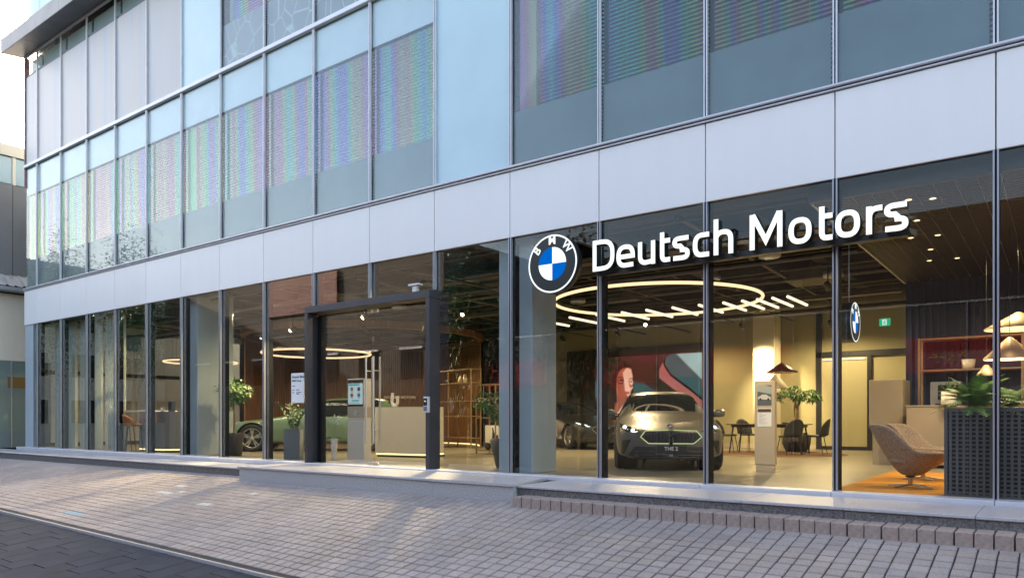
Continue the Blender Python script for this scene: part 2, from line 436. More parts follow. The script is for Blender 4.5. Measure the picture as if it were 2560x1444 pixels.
for d, xc, yc, ly in sc_:
    z = street_z(xc, yc)+rnd.uniform(-.002, .002); rx = math.atan(.115)+rnd.uniform(-.003, .003)
    ry = math.atan((street_z(xc-.2, yc)-street_z(xc+.2, yc))/.4); k = ly/SYW
    if d < 1e5 and ns < 290:
        ns += 1; o = link('slab', smesh, st, (xc, yc, z), (rx, ry, rnd.uniform(-.003, .003))); o.scale = (1, k, 1)
    else:
        mt = Matrix.Translation((xc, yc, z)) @ Matrix.Rotation(rx, 4, 'X') @ Matrix.Rotation(ry, 4, 'Y') @ Matrix.Diagonal((1, k, 1, 1))
        srest.add([mt @ Vector(v) for v in sv], sf)
tag(srest.build('slabs', M['slab'], st), kind='stuff')

# granite terrace, brick edging and entrance step
ter = thing('granite_terrace', 'low granite terrace with pale coping running along the foot of the glass front', 'terrace')
def terrace_run(x0, x1, yf, zt, joints):
    xs = [x0]+joints+[x1]
    for a, b in zip(xs, xs[1:]):
        bx('coping_stone', M['cap'], a+.002, b-.002, yf-.03, -.255, zt-.034, zt, ter, .006)
        bx('granite_slab', M['granite_dark'], a+.002, b-.002, yf, yf+.05, -.5, zt-.036, ter)
terrace_run(-40, -12.38, -1.1, -.065, [-38+1.55*i for i in range(17)])
terrace_run(-6.0, 4.2, -1.28, -.03, [-4.53, -2.9, -1.83, -.67, .8, 2.3])
bx('terrace_core', M['dark_gap'], -40, 4.2, -1.04, 0, -.6, -.105, ter)
edge = thing('brick_edging', 'row of pinkish kerb bricks along the foot of the terrace right of the entrance step', 'kerb')
M['brick'] = mat('pink_brick', (.34, .265, .23), .75, nz=.2, nscale=25, bump=.3, bscale=140)
bm_ = MB().box(-.0715, .0715, -.2, .13, -.3, 0, 0, .008).build('brick', M['brick']); bmesh_ = bm_.data; bpy.data.objects.remove(bm_)
for i in range(64):
    link('brick', bmesh_, edge, (-5.80+.1535*i+rnd.uniform(-.003, .003), -1.385-rnd.uniform(0, .006), -.155+rnd.uniform(-.004, .004)), (rnd.uniform(-.012, .012), rnd.uniform(-.008, .008), rnd.uniform(-.008, .008)))
stp = thing('entrance_step', 'pale granite doorstep block in front of the glass entrance doors', 'step')
sx_ = [-12.34, -10.5, -8.62, -7.46, -5.99]
for a, b in zip(sx_, sx_[1:]):
    MB().prism([(a+.002, -1.40), (b-.002, -1.40), (b-.002, -1.33), (a+.002, -1.33)], -.55, -.042).build('granite_block', M['granite'], stp)
cx_ = [-12.37, -10.9, -9.2, -7.5]
for a, b in zip(cx_, cx_[1:]): bx('step_slab', M['cap'], a+.0015, b-.0015, -1.43, -.06, -.04, -.004, stp, .006)
MB().prism([(-7.4985, -1.43), (-5.95, -1.43), (-6.2, -.256), (-7.4985, -.256)], -.04, -.004).build('step_slab', M['cap'], stp)
MB().prism([(-12.33, -1.33), (-6.0, -1.33), (-6.24, -.26), (-12.33, -.26)], -.5, -.042).build('step_core', M['granite'], stp)
# ---------------------------------------------------------------- the showroom building
XM = [-.5843-1.61924*k for k in range(-3, 16)]      # mullion lines, right to left
XK = lambda k: -.5843-1.61924*k
XL, XR = -25.75, XK(-3)
B = thing('showroom_building', 'long glass fronted showroom building with a white panel band above the shop windows', 'building')
ZB0, ZB1 = 3.75, 4.785
# ground floor mullions
def mullion_mesh(z0, z1, wd=.028, dp=.05):
    m = MB()
    m.box(-wd, -wd+.017, -dp, -.004, z0, z1); m.box(wd-.017, wd, -dp, -.004, z0, z1); m.box(-wd+.017, wd-.017, -dp+.022, -.004, z0, z1, 1)
    return m
def fin_mesh(z0, z1): return MB().box(-.03, .03, .018, .175, z0, z1)
mm = mullion_mesh(.02, ZB0).build('mullion', [M['alu'], M['dark_gap']]); gm = mm.data; bpy.data.objects.remove(mm)
mm = mullion_mesh(3.09, ZB0).build('mullion', [M['alu'], M['dark_gap']]); gms = mm.data; bpy.data.objects.remove(mm)
mm = fin_mesh(0, ZB0).build('inner_post', M['fin']); fm = mm.data; bpy.data.objects.remove(mm)
mm = fin_mesh(3.09, ZB0).build('inner_post', M['fin']); fms = mm.data; bpy.data.objects.remove(mm)
for k in range(-3, 16):
    short = k in (5, 6, 7)
    link('mullion', gms if short else gm, B, (XK(k), 0, 0)); link('inner_post', fms if short else fm, B, (XK(k), 0, 0))
def pane(name, m, x0, x1, y, z0, z1, th=.012): return bx(name, m, x0, x1, y, y+th, z0, z1, B)
for k in range(-3, 15):
    a, b = XK(k+1)+.012, XK(k)-.012
    pane('glass_pane', M['glass'], a, b, 0, 3.09 if k in (5, 6) else .022, ZB0)
    bx('sill', M['alu_light'], XK(k+1)+.002, XK(k)-.002, -.25, .02, -.07, .02, B, .008)
pane('glass_pane', M['glass'], XK(15)-.30, XK(15)-.012, 0, .022, ZB0)
bx('sill', M['alu_light'], XL-.05, XK(15)-.002, -.25, .02, -.07, .02, B, .008)
bx('corner_post', M['col_blue'], XL, XK(15)-.30, -.015, .3, 0, ZB0, B)
# white panel band
for k in range(-3, 16):
    a, b = (XK(k+1)+.007, XK(k)-.007) if k < 15 else (XL, XK(15)-.007)
    bx('white_panel', M['white_panel'], a, b, -.045, -.005, ZB0, ZB1, B, .004)
bx('band_backing', M['dark_gap'], XL+.01, XR, -.004, .06, ZB0+.01, 8.6, B) if False else None
bx('band_backing', M['dark_gap'], XL+.01, XR, -.003, .35, ZB0+.012, ZB1+.08, B)
bx('drip_ledge', M['alu_light'], XL, XR, -.075, -.004, ZB1+.012, ZB1+.032, B, .005)
bx('window_sill', M['alu_light'], XL, XR, -.10, -.004, ZB1+.047, ZB1+.085, B, .012)
bx('transom', M['alu_light'], XL, XR, -.07, .02, 8.57, 8.67, B, .012)
# upper storeys
U0, U1 = ZB1+.085, 8.57
mm = mullion_mesh(U0, U1, .026, .045).build('upper_mullion', [M['alu_light'], M['dark_gap']]); um = mm.data; bpy.data.objects.remove(mm)
mm = mullion_mesh(8.67, 12.0, .022, .04).build('upper_mullion', [M['alu_light'], M['dark_gap']]); um2 = mm.data; bpy.data.objects.remove(mm)
for k in range(-3, 16):
    link('upper_mullion', um, B, (XK(k), 0, 0)); link('upper_mullion', um2, B, (XK(k), 0, 0))
M['streak'] = None
def streak_mat():
    m = mat('streaked_frosted_glass', (.6, .58, .57), .4, coat=.12); t = m.node_tree; b = t.nodes['Principled BSDF']
    g = node(t, 'ShaderNodeNewGeometry'); mp = node(t, 'ShaderNodeMapping'); mp.inputs['Scale'].default_value = (2.6, 1, .10)
    t.links.new(g.outputs['Position'], mp.inputs[0])
    n = node(t, 'ShaderNodeTexNoise'); n.inputs['Scale'].default_value = 1.; n.inputs['Detail'].default_value = 3; t.links.new(mp.outputs[0], n.inputs['Vector'])
    cr = node(t, 'ShaderNodeValToRGB'); e = cr.color_ramp.elements
    e[0].position = .28; e[0].color = (.36, .42, .52, 1); e[1].position = .72; e[1].color = (.52, .47, .43, 1)
    for p, c in ((.4, (.43, .44, .48, 1)), (.5, (.47, .46, .46, 1)), (.6, (.49, .45, .43, 1))):
        k = e.new(p); k.color = c
    t.links.new(n.outputs[0], cr.inputs[0]); t.links.new(cr.outputs[0], b.inputs['Base Color']); return m
M['streak'] = streak_mat()
def crack_mat():
    m = mat('crazed_spandrel', (.3, .3, .3), .4); t = m.node_tree; b = t.nodes['Principled BSDF']
    g = node(t, 'ShaderNodeNewGeometry'); mp = node(t, 'ShaderNodeMapping'); mp.inputs['Scale'].default_value = (1.5, 0, 1.1)
    t.links.new(g.outputs['Position'], mp.inputs[0])
    v = node(t, 'ShaderNodeTexVoronoi', feature='DISTANCE_TO_EDGE'); v.inputs['Scale'].default_value = 1.6; t.links.new(mp.outputs[0], v.inputs['Vector'])
    cr = node(t, 'ShaderNodeValToRGB'); e = cr.color_ramp.elements
    e[0].position = .008; e[0].color = (.42, .48, .46, 1); e[1].position = .03; e[1].color = (.22, .22, .235, 1)
    t.links.new(v.outputs[0], cr.inputs[0]); t.links.new(cr.outputs[0], b.inputs['Base Color']); return m
M['crack'] = crack_mat()
for k in range(-3, 16):
    a, b = (XK(k+1)+.014, XK(k)-.014) if k < 15 else (XL+.03, XK(15)-.014)
    # second storey
    if k == 4:
        pane('aqua_panel', M['aqua'], a, b, .0, U0, U1, .03)
    else:
        pane('upper_glass', M['glass_up'], a, b, .0, U0, U1)
        bx('frosted_band', M['frost'], a, b, .03, .05, 7.74, U1-.004, B)
        bx('spandrel_panel', M['spandrel'], a, b-.05, .035, .055, U0, 5.745, B)
        pane('inner_glass', M['glass_iri'], a, b, .075, 5.75, 7.735, .006)
        if k in (3, 9): bx('reveal_panel', M['aqua'], a+.06, a+.38, .125, .13, 5.0, 8.4, B)
    # third storey
    if k == 9: pane('aqua_panel', M['aqua'], a, b, .0, 8.67, 12.0, .03)
    elif k > 9:
        pane('frosted_pane', M['streak'], a, b, .0, 8.67, 11.36, .02)
        pane('clerestory_glass', M['glass_up'], a, b, .06, 11.46, 11.94, .012)
        bx('clerestory_frame', M['pot_grey'], a, b, .02, .05, 11.38, 11.45, B)
        bx('clerestory_backing', M['col_blue'], a+.04, b-.04, .14, .16, 11.47, 11.93, B)
    else:
        pane('upper_glass', M['glass_up'], a, b, .0, 8.67, 12.0)
        bx('spandrel_panel', M['crack'], a, b-.05, .035, .055, 8.67, 9.66, B)
        pane('inner_glass', M['glass_iri'], a, b, .075, 9.67, 11.9, .006)
bx('corner_trim', mat('rust_red_trim', (.30, .16, .16), .6, nz=.3, nscale=3), XL-.05, XL, -.03, .1, 8.0, 12.0, B)
# eaves canopy over the third storey
ZS = 12.0
M['fascia'] = mat('fascia_paint', (.34, .33, .335), .5, nz=.14, nscale=1.2)
M['soffit'] = mat('soffit_metal', (.20, .20, .21), .4, .5, nz=.1, nscale=2)
MB().prism([(XL-.28, -.55), (XR, -.55), (XR, 0), (XL-.1, 0)], ZS+.012, ZS+.40).build('eaves_core', M['dark_gap'], B)
xs = [XL-.30]+[XK(15-2*i)-.4 for i in range(0, 10)]
for a, b in zip(xs, xs[1:]):
    bx('fascia_panel', M['fascia'], a+.004, b-.004, -.585, -.555, ZS-.01, ZS+.42, B, .004)
xs2 = [XL-.1]+[XK(15-2*i)+.35 for i in range(0, 10)]
for a, b in zip(xs2, xs2[1:]):
    MB().prism([(a+.004-(.17 if a == xs2[0] else 0), -.553), (b-.004, -.553), (b-.004, -.06), (a+.004, -.06)], ZS-.004, ZS+.011).build('soffit_panel', M['soffit'], B)
bx('eaves_rail', M['alu_light'], XL, XR, -.058, .0, ZS-.06, ZS+.01, B, .008)
for k in range(-3, 16):
    a, b = (XK(k+1)+.014, XK(k)-.014) if k < 15 else (XL+.03, XK(15)-.014)
    pane('top_glass', M['glass_up'], a, b, .0, ZS+.43, 15.6)
    bx('top_backing', M['frost'], a, b, .05, .07, ZS+.43, 15.6, B)
# structural shell
bx('room_lining', M['room'], XL+.02, XR, .75, .85, ZB1+.1, 15.6, B)
bx('floor_slab', M['room'], XL+.02, XR, .07, 13.2, 8.35, 8.75, B)
bx('roof', M['col_blue'], XL, XR, -.1, 13.2, 15.6, 15.8, B)
bx('shell_wall', M['col_blue'], XL, XR, 13.2, 13.4, -2.2, 15.6, B)
bx('shell_wall', M['col_blue'], XR, XR+.2, -.1, 13.2, -2.2, 15.6, B)
bx('shell_wall', M['col_blue'], XL, XL+.2, .3, 13.2, 3.76, 15.6, B)
bx('foundation', M['granite_dark'], XL, XR, .03, 13.2, -2.2, -.09, B)
# glazed left flank on to the alley
bx('flank_frame', M['black_metal'], XL+.02, XL+.12, .3, 13.2, 2.28, 2.40, B)
bx('flank_frame', M['black_metal'], XL+.02, XL+.12, .3, 13.2, 0, .12, B)
for y in (.3, 2.1, 3.8, 5.6, 7.4, 9.2, 11): bx('flank_frame', M['black_metal'], XL+.02, XL+.12, y, y+.1, .12, 3.75, B)
bx('flank_glass', M['glass'], XL+.06, XL+.072, .3, 13.2, .12, 3.75, B)
# interior surfaces
bx('showroom_floor', M['floor'], XL+.02, XR, .02, 13.2, -.09, 0, B)
bx('ceiling_slab', M['black_ceiling'], XL+.2, XR, .36, 13.2, 4.25, 4.4, B)
bx('back_wall', M['beige_wall'], -15.2, -2.5, 13.0, 13.15, 0, 4.25, B)
bx('back_wall', M['room'], XL+.2, -15.2, 13.0, 13.15, 0, 4.25, B)
bx('partition', M['beige_wall'], -2.55, -2.45, 7.25, 13.0, 0, 4.25, B)
nv = MB().box(-2.55, XR, 7.2, 7.3, 0, 4.25)
for i in range(60): nv.box(-2.5+.12*i, -2.5+.12*i+.06, 7.17, 7.2, 0, 3.6)
nv.build('navy_wall', M['navy'], B)
bx('skirting', M['beige'], -12.5, -5.7, 12.98, 13.0, 0, .12, B)
# big painted columns just behind the glass
for xa, xb, yb in ((-7.50, -6.83, .95), (-17.25, -16.55, 1.2), (-24.6, -24.1, .6)):
    if xa > -20: bx('column', M['col_blue'], xa, xb, .24, yb, 0, 4.25, B, .01)
bx('white_column', M['cream'], -7.15, -6.55, 11.7, 12.3, 0, 4.25, B, .005)
# slatted ceiling over the lounge
M['slat_ceiling'] = mat('dark_metal_ceiling', (.022, .019, .018), .5, .2)
cm = MB()
for i in range(70): cm.box(0, .205, .32+.098*i, .32+.098*i+.075, 3.60, 3.625)
cm.box(0, .205, .32, 7.2, 3.626, 3.64)
co = cm.build('ceiling_panel', M['slat_ceiling']); cmesh = co.data; bpy.data.objects.remove(co)
for i in range(32):
    link('ceiling_panel', cmesh, B, (-2.52+.218*i, 0, 0))
    bx('ceiling_joint', M['alu'], -2.52+.218*i-.009, -2.52+.218*i-.004, .32, 7.2, 3.592, 3.61, B)
bx('ceiling_edge', M['alu'], -2.575, -2.54, .3, 7.2, 3.58, 3.72, B)
bx('ceiling_bulkhead', M['slat_ceiling'], -2.57, XR, .2, .30, 3.58, 3.75, B)
# black services under the slab of the showroom
M['cable_tray'] = mat('tray_paint', (.10, .09, .08), .5, nz=.3, nscale=6)
r2 = random.Random(3)
for i in range(7): bx('ceiling_beam', M['black_ceiling'], -25.4, -2.6, 1.0+1.9*i, 1.3+1.9*i, 3.95, 4.25, B)
for i in range(9):
    x = -24+2.5*i; bx('ceiling_beam', M['black_ceiling'], x, x+.25, .4, 13, 4.0, 4.25, B)
for i in range(12):
    y = .7+1.02*i+r2.uniform(-.2, .2); z = 3.55+r2.uniform(0, .35)
    MB().tube([(-25, y, z), (-2.7, y, z)], r2.choice((.025, .03, .05)), 8).build('pipe', M['duct'], B)
for i in range(12):
    x = -24+1.8*i+r2.uniform(-.3, .3); z = 3.6+r2.uniform(0, .3)
    MB().tube([(x, .5, z), (x+r2.uniform(-.3, .3), 12.8, z)], r2.choice((.02, .035)), 8).build('pipe', M['duct'], B)
for (x0, x1, y, z) in ((-25, -13, 3.1, 3.62), (-12, -2.8, 2.2, 3.72), (-13, -2.8, 8.0, 3.58), (-24, -8, 6.1, 3.66)):
    t_ = MB().box(x0, x1, y, y+.30, z, z+.012); t_.box(x0, x1, y, y+.012, z, z+.07); t_.box(x0, x1, y+.288, y+.30, z, z+.07)
    t_.build('cable_tray', M['cable_tray'], B)
for (x0, x1, y, r_) in ((-24, -9, 4.4, .20), (-8.2, -2.8, 3.4, .24), (-12, -2.8, 10.2, .26)):
    MB().tube([(x0, y, 3.95), (x1, y, 3.95)], r_, 20).build('air_duct', M['duct'], B)
for (x, y) in ((-5.3, 2.6), (-9.6, 3.2), (-13.6, 2.0), (-4.2, 6.6), (-19, 2.4)):
    bx('air_unit', M['duct'], x-.45, x+.45, y-.45, y+.45, 3.7, 3.95, B, .02)
    MB().tube([(x, y, 3.95), (x, y, 4.25)], .02, 6).build('hanger', M['duct'], B)
for (x, y, z) in ((-4.0, 3.2, 3.6), (-5.7, 4.9, 3.65), (-9.2, 5.5, 3.6), (-13, 3.4, 3.55), (-3.5, 5.4, 3.55)):
    MB().lathe([(0, z), (.17, z), (.19, z+.03), (.17, z+.12), (0, z+.12)], 20, (x, y, 0)).build('air_diffuser', M['alu'], B)
# curved walnut drum wall and its floating rim
DC = (-17.7, 6.6); DR = 3.6
dw = MB(); n = 150
for i in range(n):
    a = R(38+192*i/n); a2 = R(38+192*(i+.72)/n)
    p = [(DC[0]+r_*math.cos(t), DC[1]+r_*math.sin(t)) for r_, t in ((DR, a), (DR, a2), (DR+.04, a2), (DR+.04, a))]
    dw.prism(p, 0.06, 3.3)
tag(dw.build('wall_slats', M['wood'], B), kind='stuff')
def ringwall(name, m, r0, r1, z0, z1, a0=0, a1=360, n=72):
    q = MB()
    for i in range(n):
        a, b = R(a0+(a1-a0)*i/n), R(a0+(a1-a0)*(i+1)/n)
        P = [(DC[0]+r_*math.cos(t), DC[1]+r_*math.sin(t)) for r_, t in ((r0, a), (r0, b), (r1, b), (r1, a))]
        q.add([(x, y, z0) for x, y in P]+[(x, y, z1) for x, y in P], [(0, 1, 5, 4), (2, 3, 7, 6), (0, 3, 2, 1), (4, 5, 6, 7)])
    return q.build(name, m, B)
ringwall('drum_backing', M['wood'], DR+.045, DR+.1, 0, 3.32, 38, 230)
ringwall('drum_rim', M['wood'], DR-.05, DR+.12, 3.325, 3.5)
ringwall('drum_plinth_light', M['e_strip'], DR-.03, DR-.01, .015, .04, 40, 140)
# dark media wall and back doors
# ---------------------------------------------------------------- venetian blinds behind the upper glass
m_ = MB()
sm_ = m_.add([(-.5, -.015, -.021), (.5, -.015, -.021), (.5, .015, .021), (-.5, .015, .021), (-.5, -.003, .002), (.5, -.003, .002)], [(0, 1, 5, 4), (4, 5, 2, 3)])
so2 = m_.build('blind_slat', M['blind']); slat_me = so2.data; bpy.data.objects.remove(so2)
def blind(k, z0, z1, x0, x1, storey, single):
    lab = 'venetian blind in the %s upper window from the right, %s storey' % (ORD[k+3-2] if k >= 0 else 'last', storey)
    t = thing('venetian_blind', lab, 'blind', ((x0+x1)/2, .17, z0), 0, 'venetian blinds behind the upper glass')
    n = int((z1-z0)/.06)
    if single:
        for i in range(n):
            s = link('slat', slat_me, t, (0, 0, .06*i+.02)); s.scale = (x1-x0, 1, 1)
    else:
        q = MB()
        for i in range(n):
            q.add([((x1-x0)*v[0], v[1], v[2]+.06*i+.02) for v in m_.v], m_.f)
        tag(q.build('slats', M['blind'], t), kind='stuff')
    bx('head_rail', M['blind'], -(x1-x0)/2, (x1-x0)/2, -.025, .025, n*.06+.01, n*.06+.05, t)
    c = MB()
    for fx in (-.3, .3): c.tube([(fx*(x1-x0), -.027, .0), (fx*(x1-x0), -.027, n*.06)], .003, 4)
    c.build('ladder_cord', M['alu_light'], t)
for k in range(-1, 15):
    if k == 4: continue
    a, b = XK(k+1)+.05, XK(k)-.03
    if k in (3, 9): a += .40
    blind(k, 4.95, 7.72, a, b, 'second', 0 <= k <= 5 or k == 6)
for k in (6, 7, 8): blind(k, 9.2, 11.9, XK(k+1)+(.30 if k == 8 else .08), XK(k)-.03, 'third', False)

# ---------------------------------------------------------------- entrance portal and doors
por = thing('entrance_portal', 'charcoal metal portal frame with double glass doors in the shop front', 'entrance')
xa, xb = -11.93, -8.62
bx('side_post', M['portal'], xa, xa+.085, -.24, .04, -.015, 2.93, por, .006)
bx('side_post', M['portal'], xb-.085, xb, -.24, .04, -.015, 2.93, por, .006)
bx('head_beam', M['portal'], xa, xb, -.24, .04, 2.932, 3.06, por, .006)
bx('inner_jamb', M['fin'], xa+.13, xa+.23, -.02, .10, -.012, 2.90, por)
bx('inner_jamb', M['black_metal'], xb-.36, xb-.12, .03, .10, -.012, 2.90, por) if False else None
xm = -10.26
for nm, x0, x1, hx in (('door_leaf', xa+.24, xm-.006, -.10), ('door_leaf', xm+.006, xb-.09, .10)):
    d = bx(nm, M['glass'], x0, x1, .0, .012, .01, 2.88, por)
    hx = xm+hx
    for yy in (-.07, .085): MB().tube([(hx, yy, .42), (hx, yy, 2.02)], .019, 12).build('pull_handle', M['steel'], d)
    for zz in (.68, 1.76): MB().tube([(hx, -.07, zz), (hx, .085, zz)], .009, 8).build('handle_spacer', M['steel'], d)
    px_ = (x1-.13, x1-.003) if x1 < xm else (x0+.003, x0+.13)
    bx('patch_fitting', M['steel'], px_[0], px_[1], -.012, .025, .005, .075, d, .004)
    bx('patch_fitting', M['steel'], px_[0], px_[1], -.012, .025, 2.83, 2.90, d, .004)
t = thing('door_sensor', 'small clear T shaped sensor standing on top of the entrance portal', 'sensor', (-9.05, -.12, 3.06))
bx('stem', M['pot_white'], -.05, .05, -.03, .03, 0, .12, t); bx('sensor_head', M['pot_white'], -.13, .13, -.06, .06, .121, .155, t, .008)
t = thing('intercom', 'grey entry phone fixed to the right post of the entrance portal', 'intercom', (xb-.03, -.255, .98))
bx('housing', M['alu_light'], -.045, .06, -.05, .012, 0, .27, t, .008)
bx('display', M['plastic_black'], -.03, .045, -.056, -.0505, .12, .24, t); bx('keypad', M['pot_grey'], -.03, .045, -.056, -.0505, .03, .10, t)
MB().lathe([(0, .0), (.014, 0), (.016, .012), (0, .016)], 12, (.008, -.06, .19), axis='y').build('lens', M['chrome'], t)

# ---------------------------------------------------------------- lettering helpers
def text_mesh(txt, size, depth=.0, bold=0.):
    c = bpy.data.curves.new('t', 'FONT'); c.body = txt; c.size = size; c.extrude = depth; c.offset = bold; c.align_x = 'LEFT'; c.resolution_u = 3
    o = bpy.data.objects.new('t', c); COL.objects.link(o)
    dg = bpy.context.evaluated_depsgraph_get(); me = bpy.data.meshes.new_from_object(o.evaluated_get(dg))
    bpy.data.objects.remove(o); bpy.data.curves.remove(c)
    xs = [v.co.x for v in me.vertices]
    if xs: me.transform(Matrix.Translation((-(min(xs)+max(xs))/2, 0, 0)))
    return me
def text(name, txt, size, m, parent, loc, rot=(R(90), 0, 0), depth=.001, bold=0., align='C'):
    me = text_mesh(txt, size, depth, bold); me.materials.clear(); me.materials.append(m)
    if align == 'L': me.transform(Matrix.Translation((-min(v.co.x for v in me.vertices), 0, 0)))
    o = link(name, me, parent, loc, rot); return o
def stroke(q, path, hw, y0, y1, closed=False):
    """ribbon of half width hw along a 2D path, extruded from front y0 (lit face) to y1"""
    P = [Vector((a, b)) for a, b in path]
    P = [p for i, p in enumerate(P) if i == 0 or (p-P[i-1]).length > 1e-4]
    n = len(P); L = []; Rr = []
    for i in range(n):
        a = P[i-1] if (i > 0 or closed) else None; b = P[(i+1) % n] if (i < n-1 or closed) else None
        d1 = (P[i]-a).normalized() if a is not None else None; d2 = (b-P[i]).normalized() if b is not None else None
        if d1 is None: d1 = d2
        if d2 is None: d2 = d1
        n1 = Vector((-d1.y, d1.x)); n2 = Vector((-d2.y, d2.x)); m = (n1+n2)
        if m.length < 1e-3: m = n1
        m.normalize(); k = hw/max(.45, m.dot(n1))
        L.append(P[i]+m*k); Rr.append(P[i]-m*k)
    vs = [(p.x, y0, p.y) for p in L]+[(p.x, y0, p.y) for p in Rr]+[(p.x, y1, p.y) for p in L]+[(p.x, y1, p.y) for p in Rr]
    ff = []; sf_ = []
    for i in range(n if closed else n-1):
        j = (i+1) % n
        ff.append((i, j, n+j, n+i)); sf_.append((i, 2*n+i, 2*n+j, j)); sf_.append((n+i, n+j, 3*n+j, 3*n+i))
    if not closed: sf_ += [(0, n, 3*n, 2*n), (n-1, 3*n-1, 4*n-1, 2*n-1)]
    q.add(vs, ff, 0); q.add(vs, sf_, 1)
def se(cx_, cz_, rx, rz, a0, a1, n=14, e=2.55):
    out = []
    for i in range(n+1):
        a = R(a0+(a1-a0)*i/n); c, s = math.cos(a), math.sin(a)
        out.append((cx_+rx*math.copysign(abs(c)**(2/e), c), cz_+rz*math.copysign(abs(s)**(2/e), s)))
    return out
def glyph(ch, W, t):
    """list of (path, closed) for one sign letter, W wide; x height and capital height fixed"""
    X, H, A = .315, .435, .435
    h = t/2; w = W-h
    if ch == 'D': return [([(h, h)]+[(W*.42, h)]+se(W*.42, H/2, w-W*.42, H/2-h, -90, 90, 18, 2.7)+[(W*.42, H-h), (h, H-h)], True)]
    if ch == 'e': return [([(h+.01, X*.48), (w, X*.48)]+se(W/2, X/2, W/2-h, X/2-h, 8, 262, 26)+[(W/2, h), (W*.92, h+.004)], False)]
    if ch == 'u': return [([(h, X)]+se(W*.47, X*.42, W*.47-h, X*.42-h, 180, 270, 10)+[(w, h+.012)], False), ([(w, X), (w, 0)], False)]
    if ch == 't': return [([(W*.3, X+.085)]+se(W*.62, X*.33, W*.32, X*.33-h, 180, 270, 8)+[(W, h)], False), ([(W*.3, X-h), (W, X-h)], False)]
    if ch == 's': return [([(W*.94, X-h)]+se(W*.44, X*.745, W*.44-h, X*.255-h, 90, 270, 14)+[(W*.55, X*.50)]+se(W*.56, X*.255, W*.44-h, X*.255-h+.003, 90, -90, 14)+[(W*.05, h)], False)]
    if ch == 'c': return [([(W*.95, X-h)]+se(W*.55, X/2, W*.55-h, X/2-h, 90, 270, 20)+[(W*.95, h)], False)]
    if ch == 'h': return [([(h, 0), (h, A+.02)], False), ([(h, X*.72)]+se(W*.5, X*.55, W*.5-h, X*.45-h, 150, 0, 12)+[(w, 0)], False)]
    if ch == 'M': return [([(h, 0), (h, H)], False), ([(w, 0), (w, H)], False), ([(h*1.2, H-.005), (W/2, .10), (W-h*1.2, H-.005)], False)]
    if ch == 'o': return [(se(W/2, X/2, W/2-h, X/2-h, 0, 348, 30), True)]
    if ch == 'r': return [([(h, 0), (h, X)], False), ([(h, X*.62)]+se(W*.75, X*.55, W*.75-h, X*.45-h, 165, 90, 8)+[(W, X-h)], False)]
# sign fascia lettering: left and right edge of every letter along the front, measured on the building
SIGN = [('D', -5.361, -5.013), ('e', -4.982, -4.699), ('u', -4.651, -4.396), ('t', -4.345, -4.18), ('s', -4.149, -3.908), ('c', -3.865, -3.633), ('h', -3.585, -3.33),
        ('M', -3.123, -2.725), ('o', -2.655, -2.388), ('t', -2.325, -2.155), ('o', -2.126, -1.861), ('r', -1.798, -1.629), ('s', -1.613, -1.37)]
sg = thing('shop_sign', 'illuminated white channel letters Deutsch Motors mounted on a dark rail over the shop window', 'sign', (0, 0, 0))
YF = -.36
for i, (ch, x0, x1) in enumerate(SIGN):
    q = MB()
    for j, (p, c) in enumerate(glyph(ch, x1-x0, .062)): stroke(q, p, .031, YF-.0008*j, YF+.13, c)
    q.build('letter', [M['e_sign'], M['letter_side']], sg, (x0, 0, 2.955))
bx('rail', M['letter_side'], -5.34, -1.39, -.225, -.10, 2.92, 2.99, sg)
br = MB()
for k in (3, 2, 1): br.box(XK(k)-.02, XK(k)+.02, -.10, -.02, 2.96, 3.05)
br.build('bracket', M['letter_side'], sg)
# round sign
def roundel(root, r, th, both=False):
    MB().lathe([(0, th), (r, th), (r, .012), (r*.985, 0), (0, 0)], 64, axis='y').build('case', M['letter_side'], root)
    def face(y, s, flip):
        q = MB()
        def ring(r0, r1, a0, a1, mi, yy, n=64):
            vs = []; fs = []
            for i in range(n+1):
                a = R(a0+(a1-a0)*i/n)
                vs += [(s*r0*math.cos(a), yy, r0*math.sin(a)), (s*r1*math.cos(a), yy, r1*math.sin(a))]
            for i in range(n): fs.append((2*i, 2*i+1, 2*i+3, 2*i+2) if not flip else (2*i, 2*i+2, 2*i+3, 2*i+1))
            q.add(vs, fs, mi)
        ring(r*.93, r*.985, 0, 360, 0, y)
        ring(r*.56, r*.93, 0, 360, 2, y+.001*s)
        for a0, mi in ((0, 0), (90, 1), (180, 0), (270, 1)): ring(0, r*.56, a0, a0+90, mi, y, 16)
        return q.build('face', [M['e_sign'], M['e_blue'], M['letter_side']], root)
    face(-.004, 1, False)
    for ch, a in (('B', 140), ('M', 90), ('W', 40)):
        rr = r*.66
        me = text_mesh(ch, r*.40, .001, .006*r); me.materials.clear(); me.materials.append(M['e_sign'])
        link('letter', me, root, (rr*math.cos(R(a)), -.0075, rr*math.sin(R(a))), (R(90), R(90-a), 0))
rs = thing('round_sign', 'round illuminated sign with blue and white quarters in a black ring beside the shop lettering', 'sign', (-6.045, -.36, 3.155))
roundel(rs, .432, .13)
bx('bracket', M['letter_side'], -.12, .12, .13, .35, -.03, .03, rs)
hs_ = thing('hanging_sign', 'small round blue and white sign hanging edge on inside the window', 'sign', (-2.30, 1.5, 2.2), R(89))
roundel(hs_, .275, .16)
MB().tube([(0, .08, .28), (0, .08, 1.40)], .006, 6).build('hanger', M['alu'], hs_)

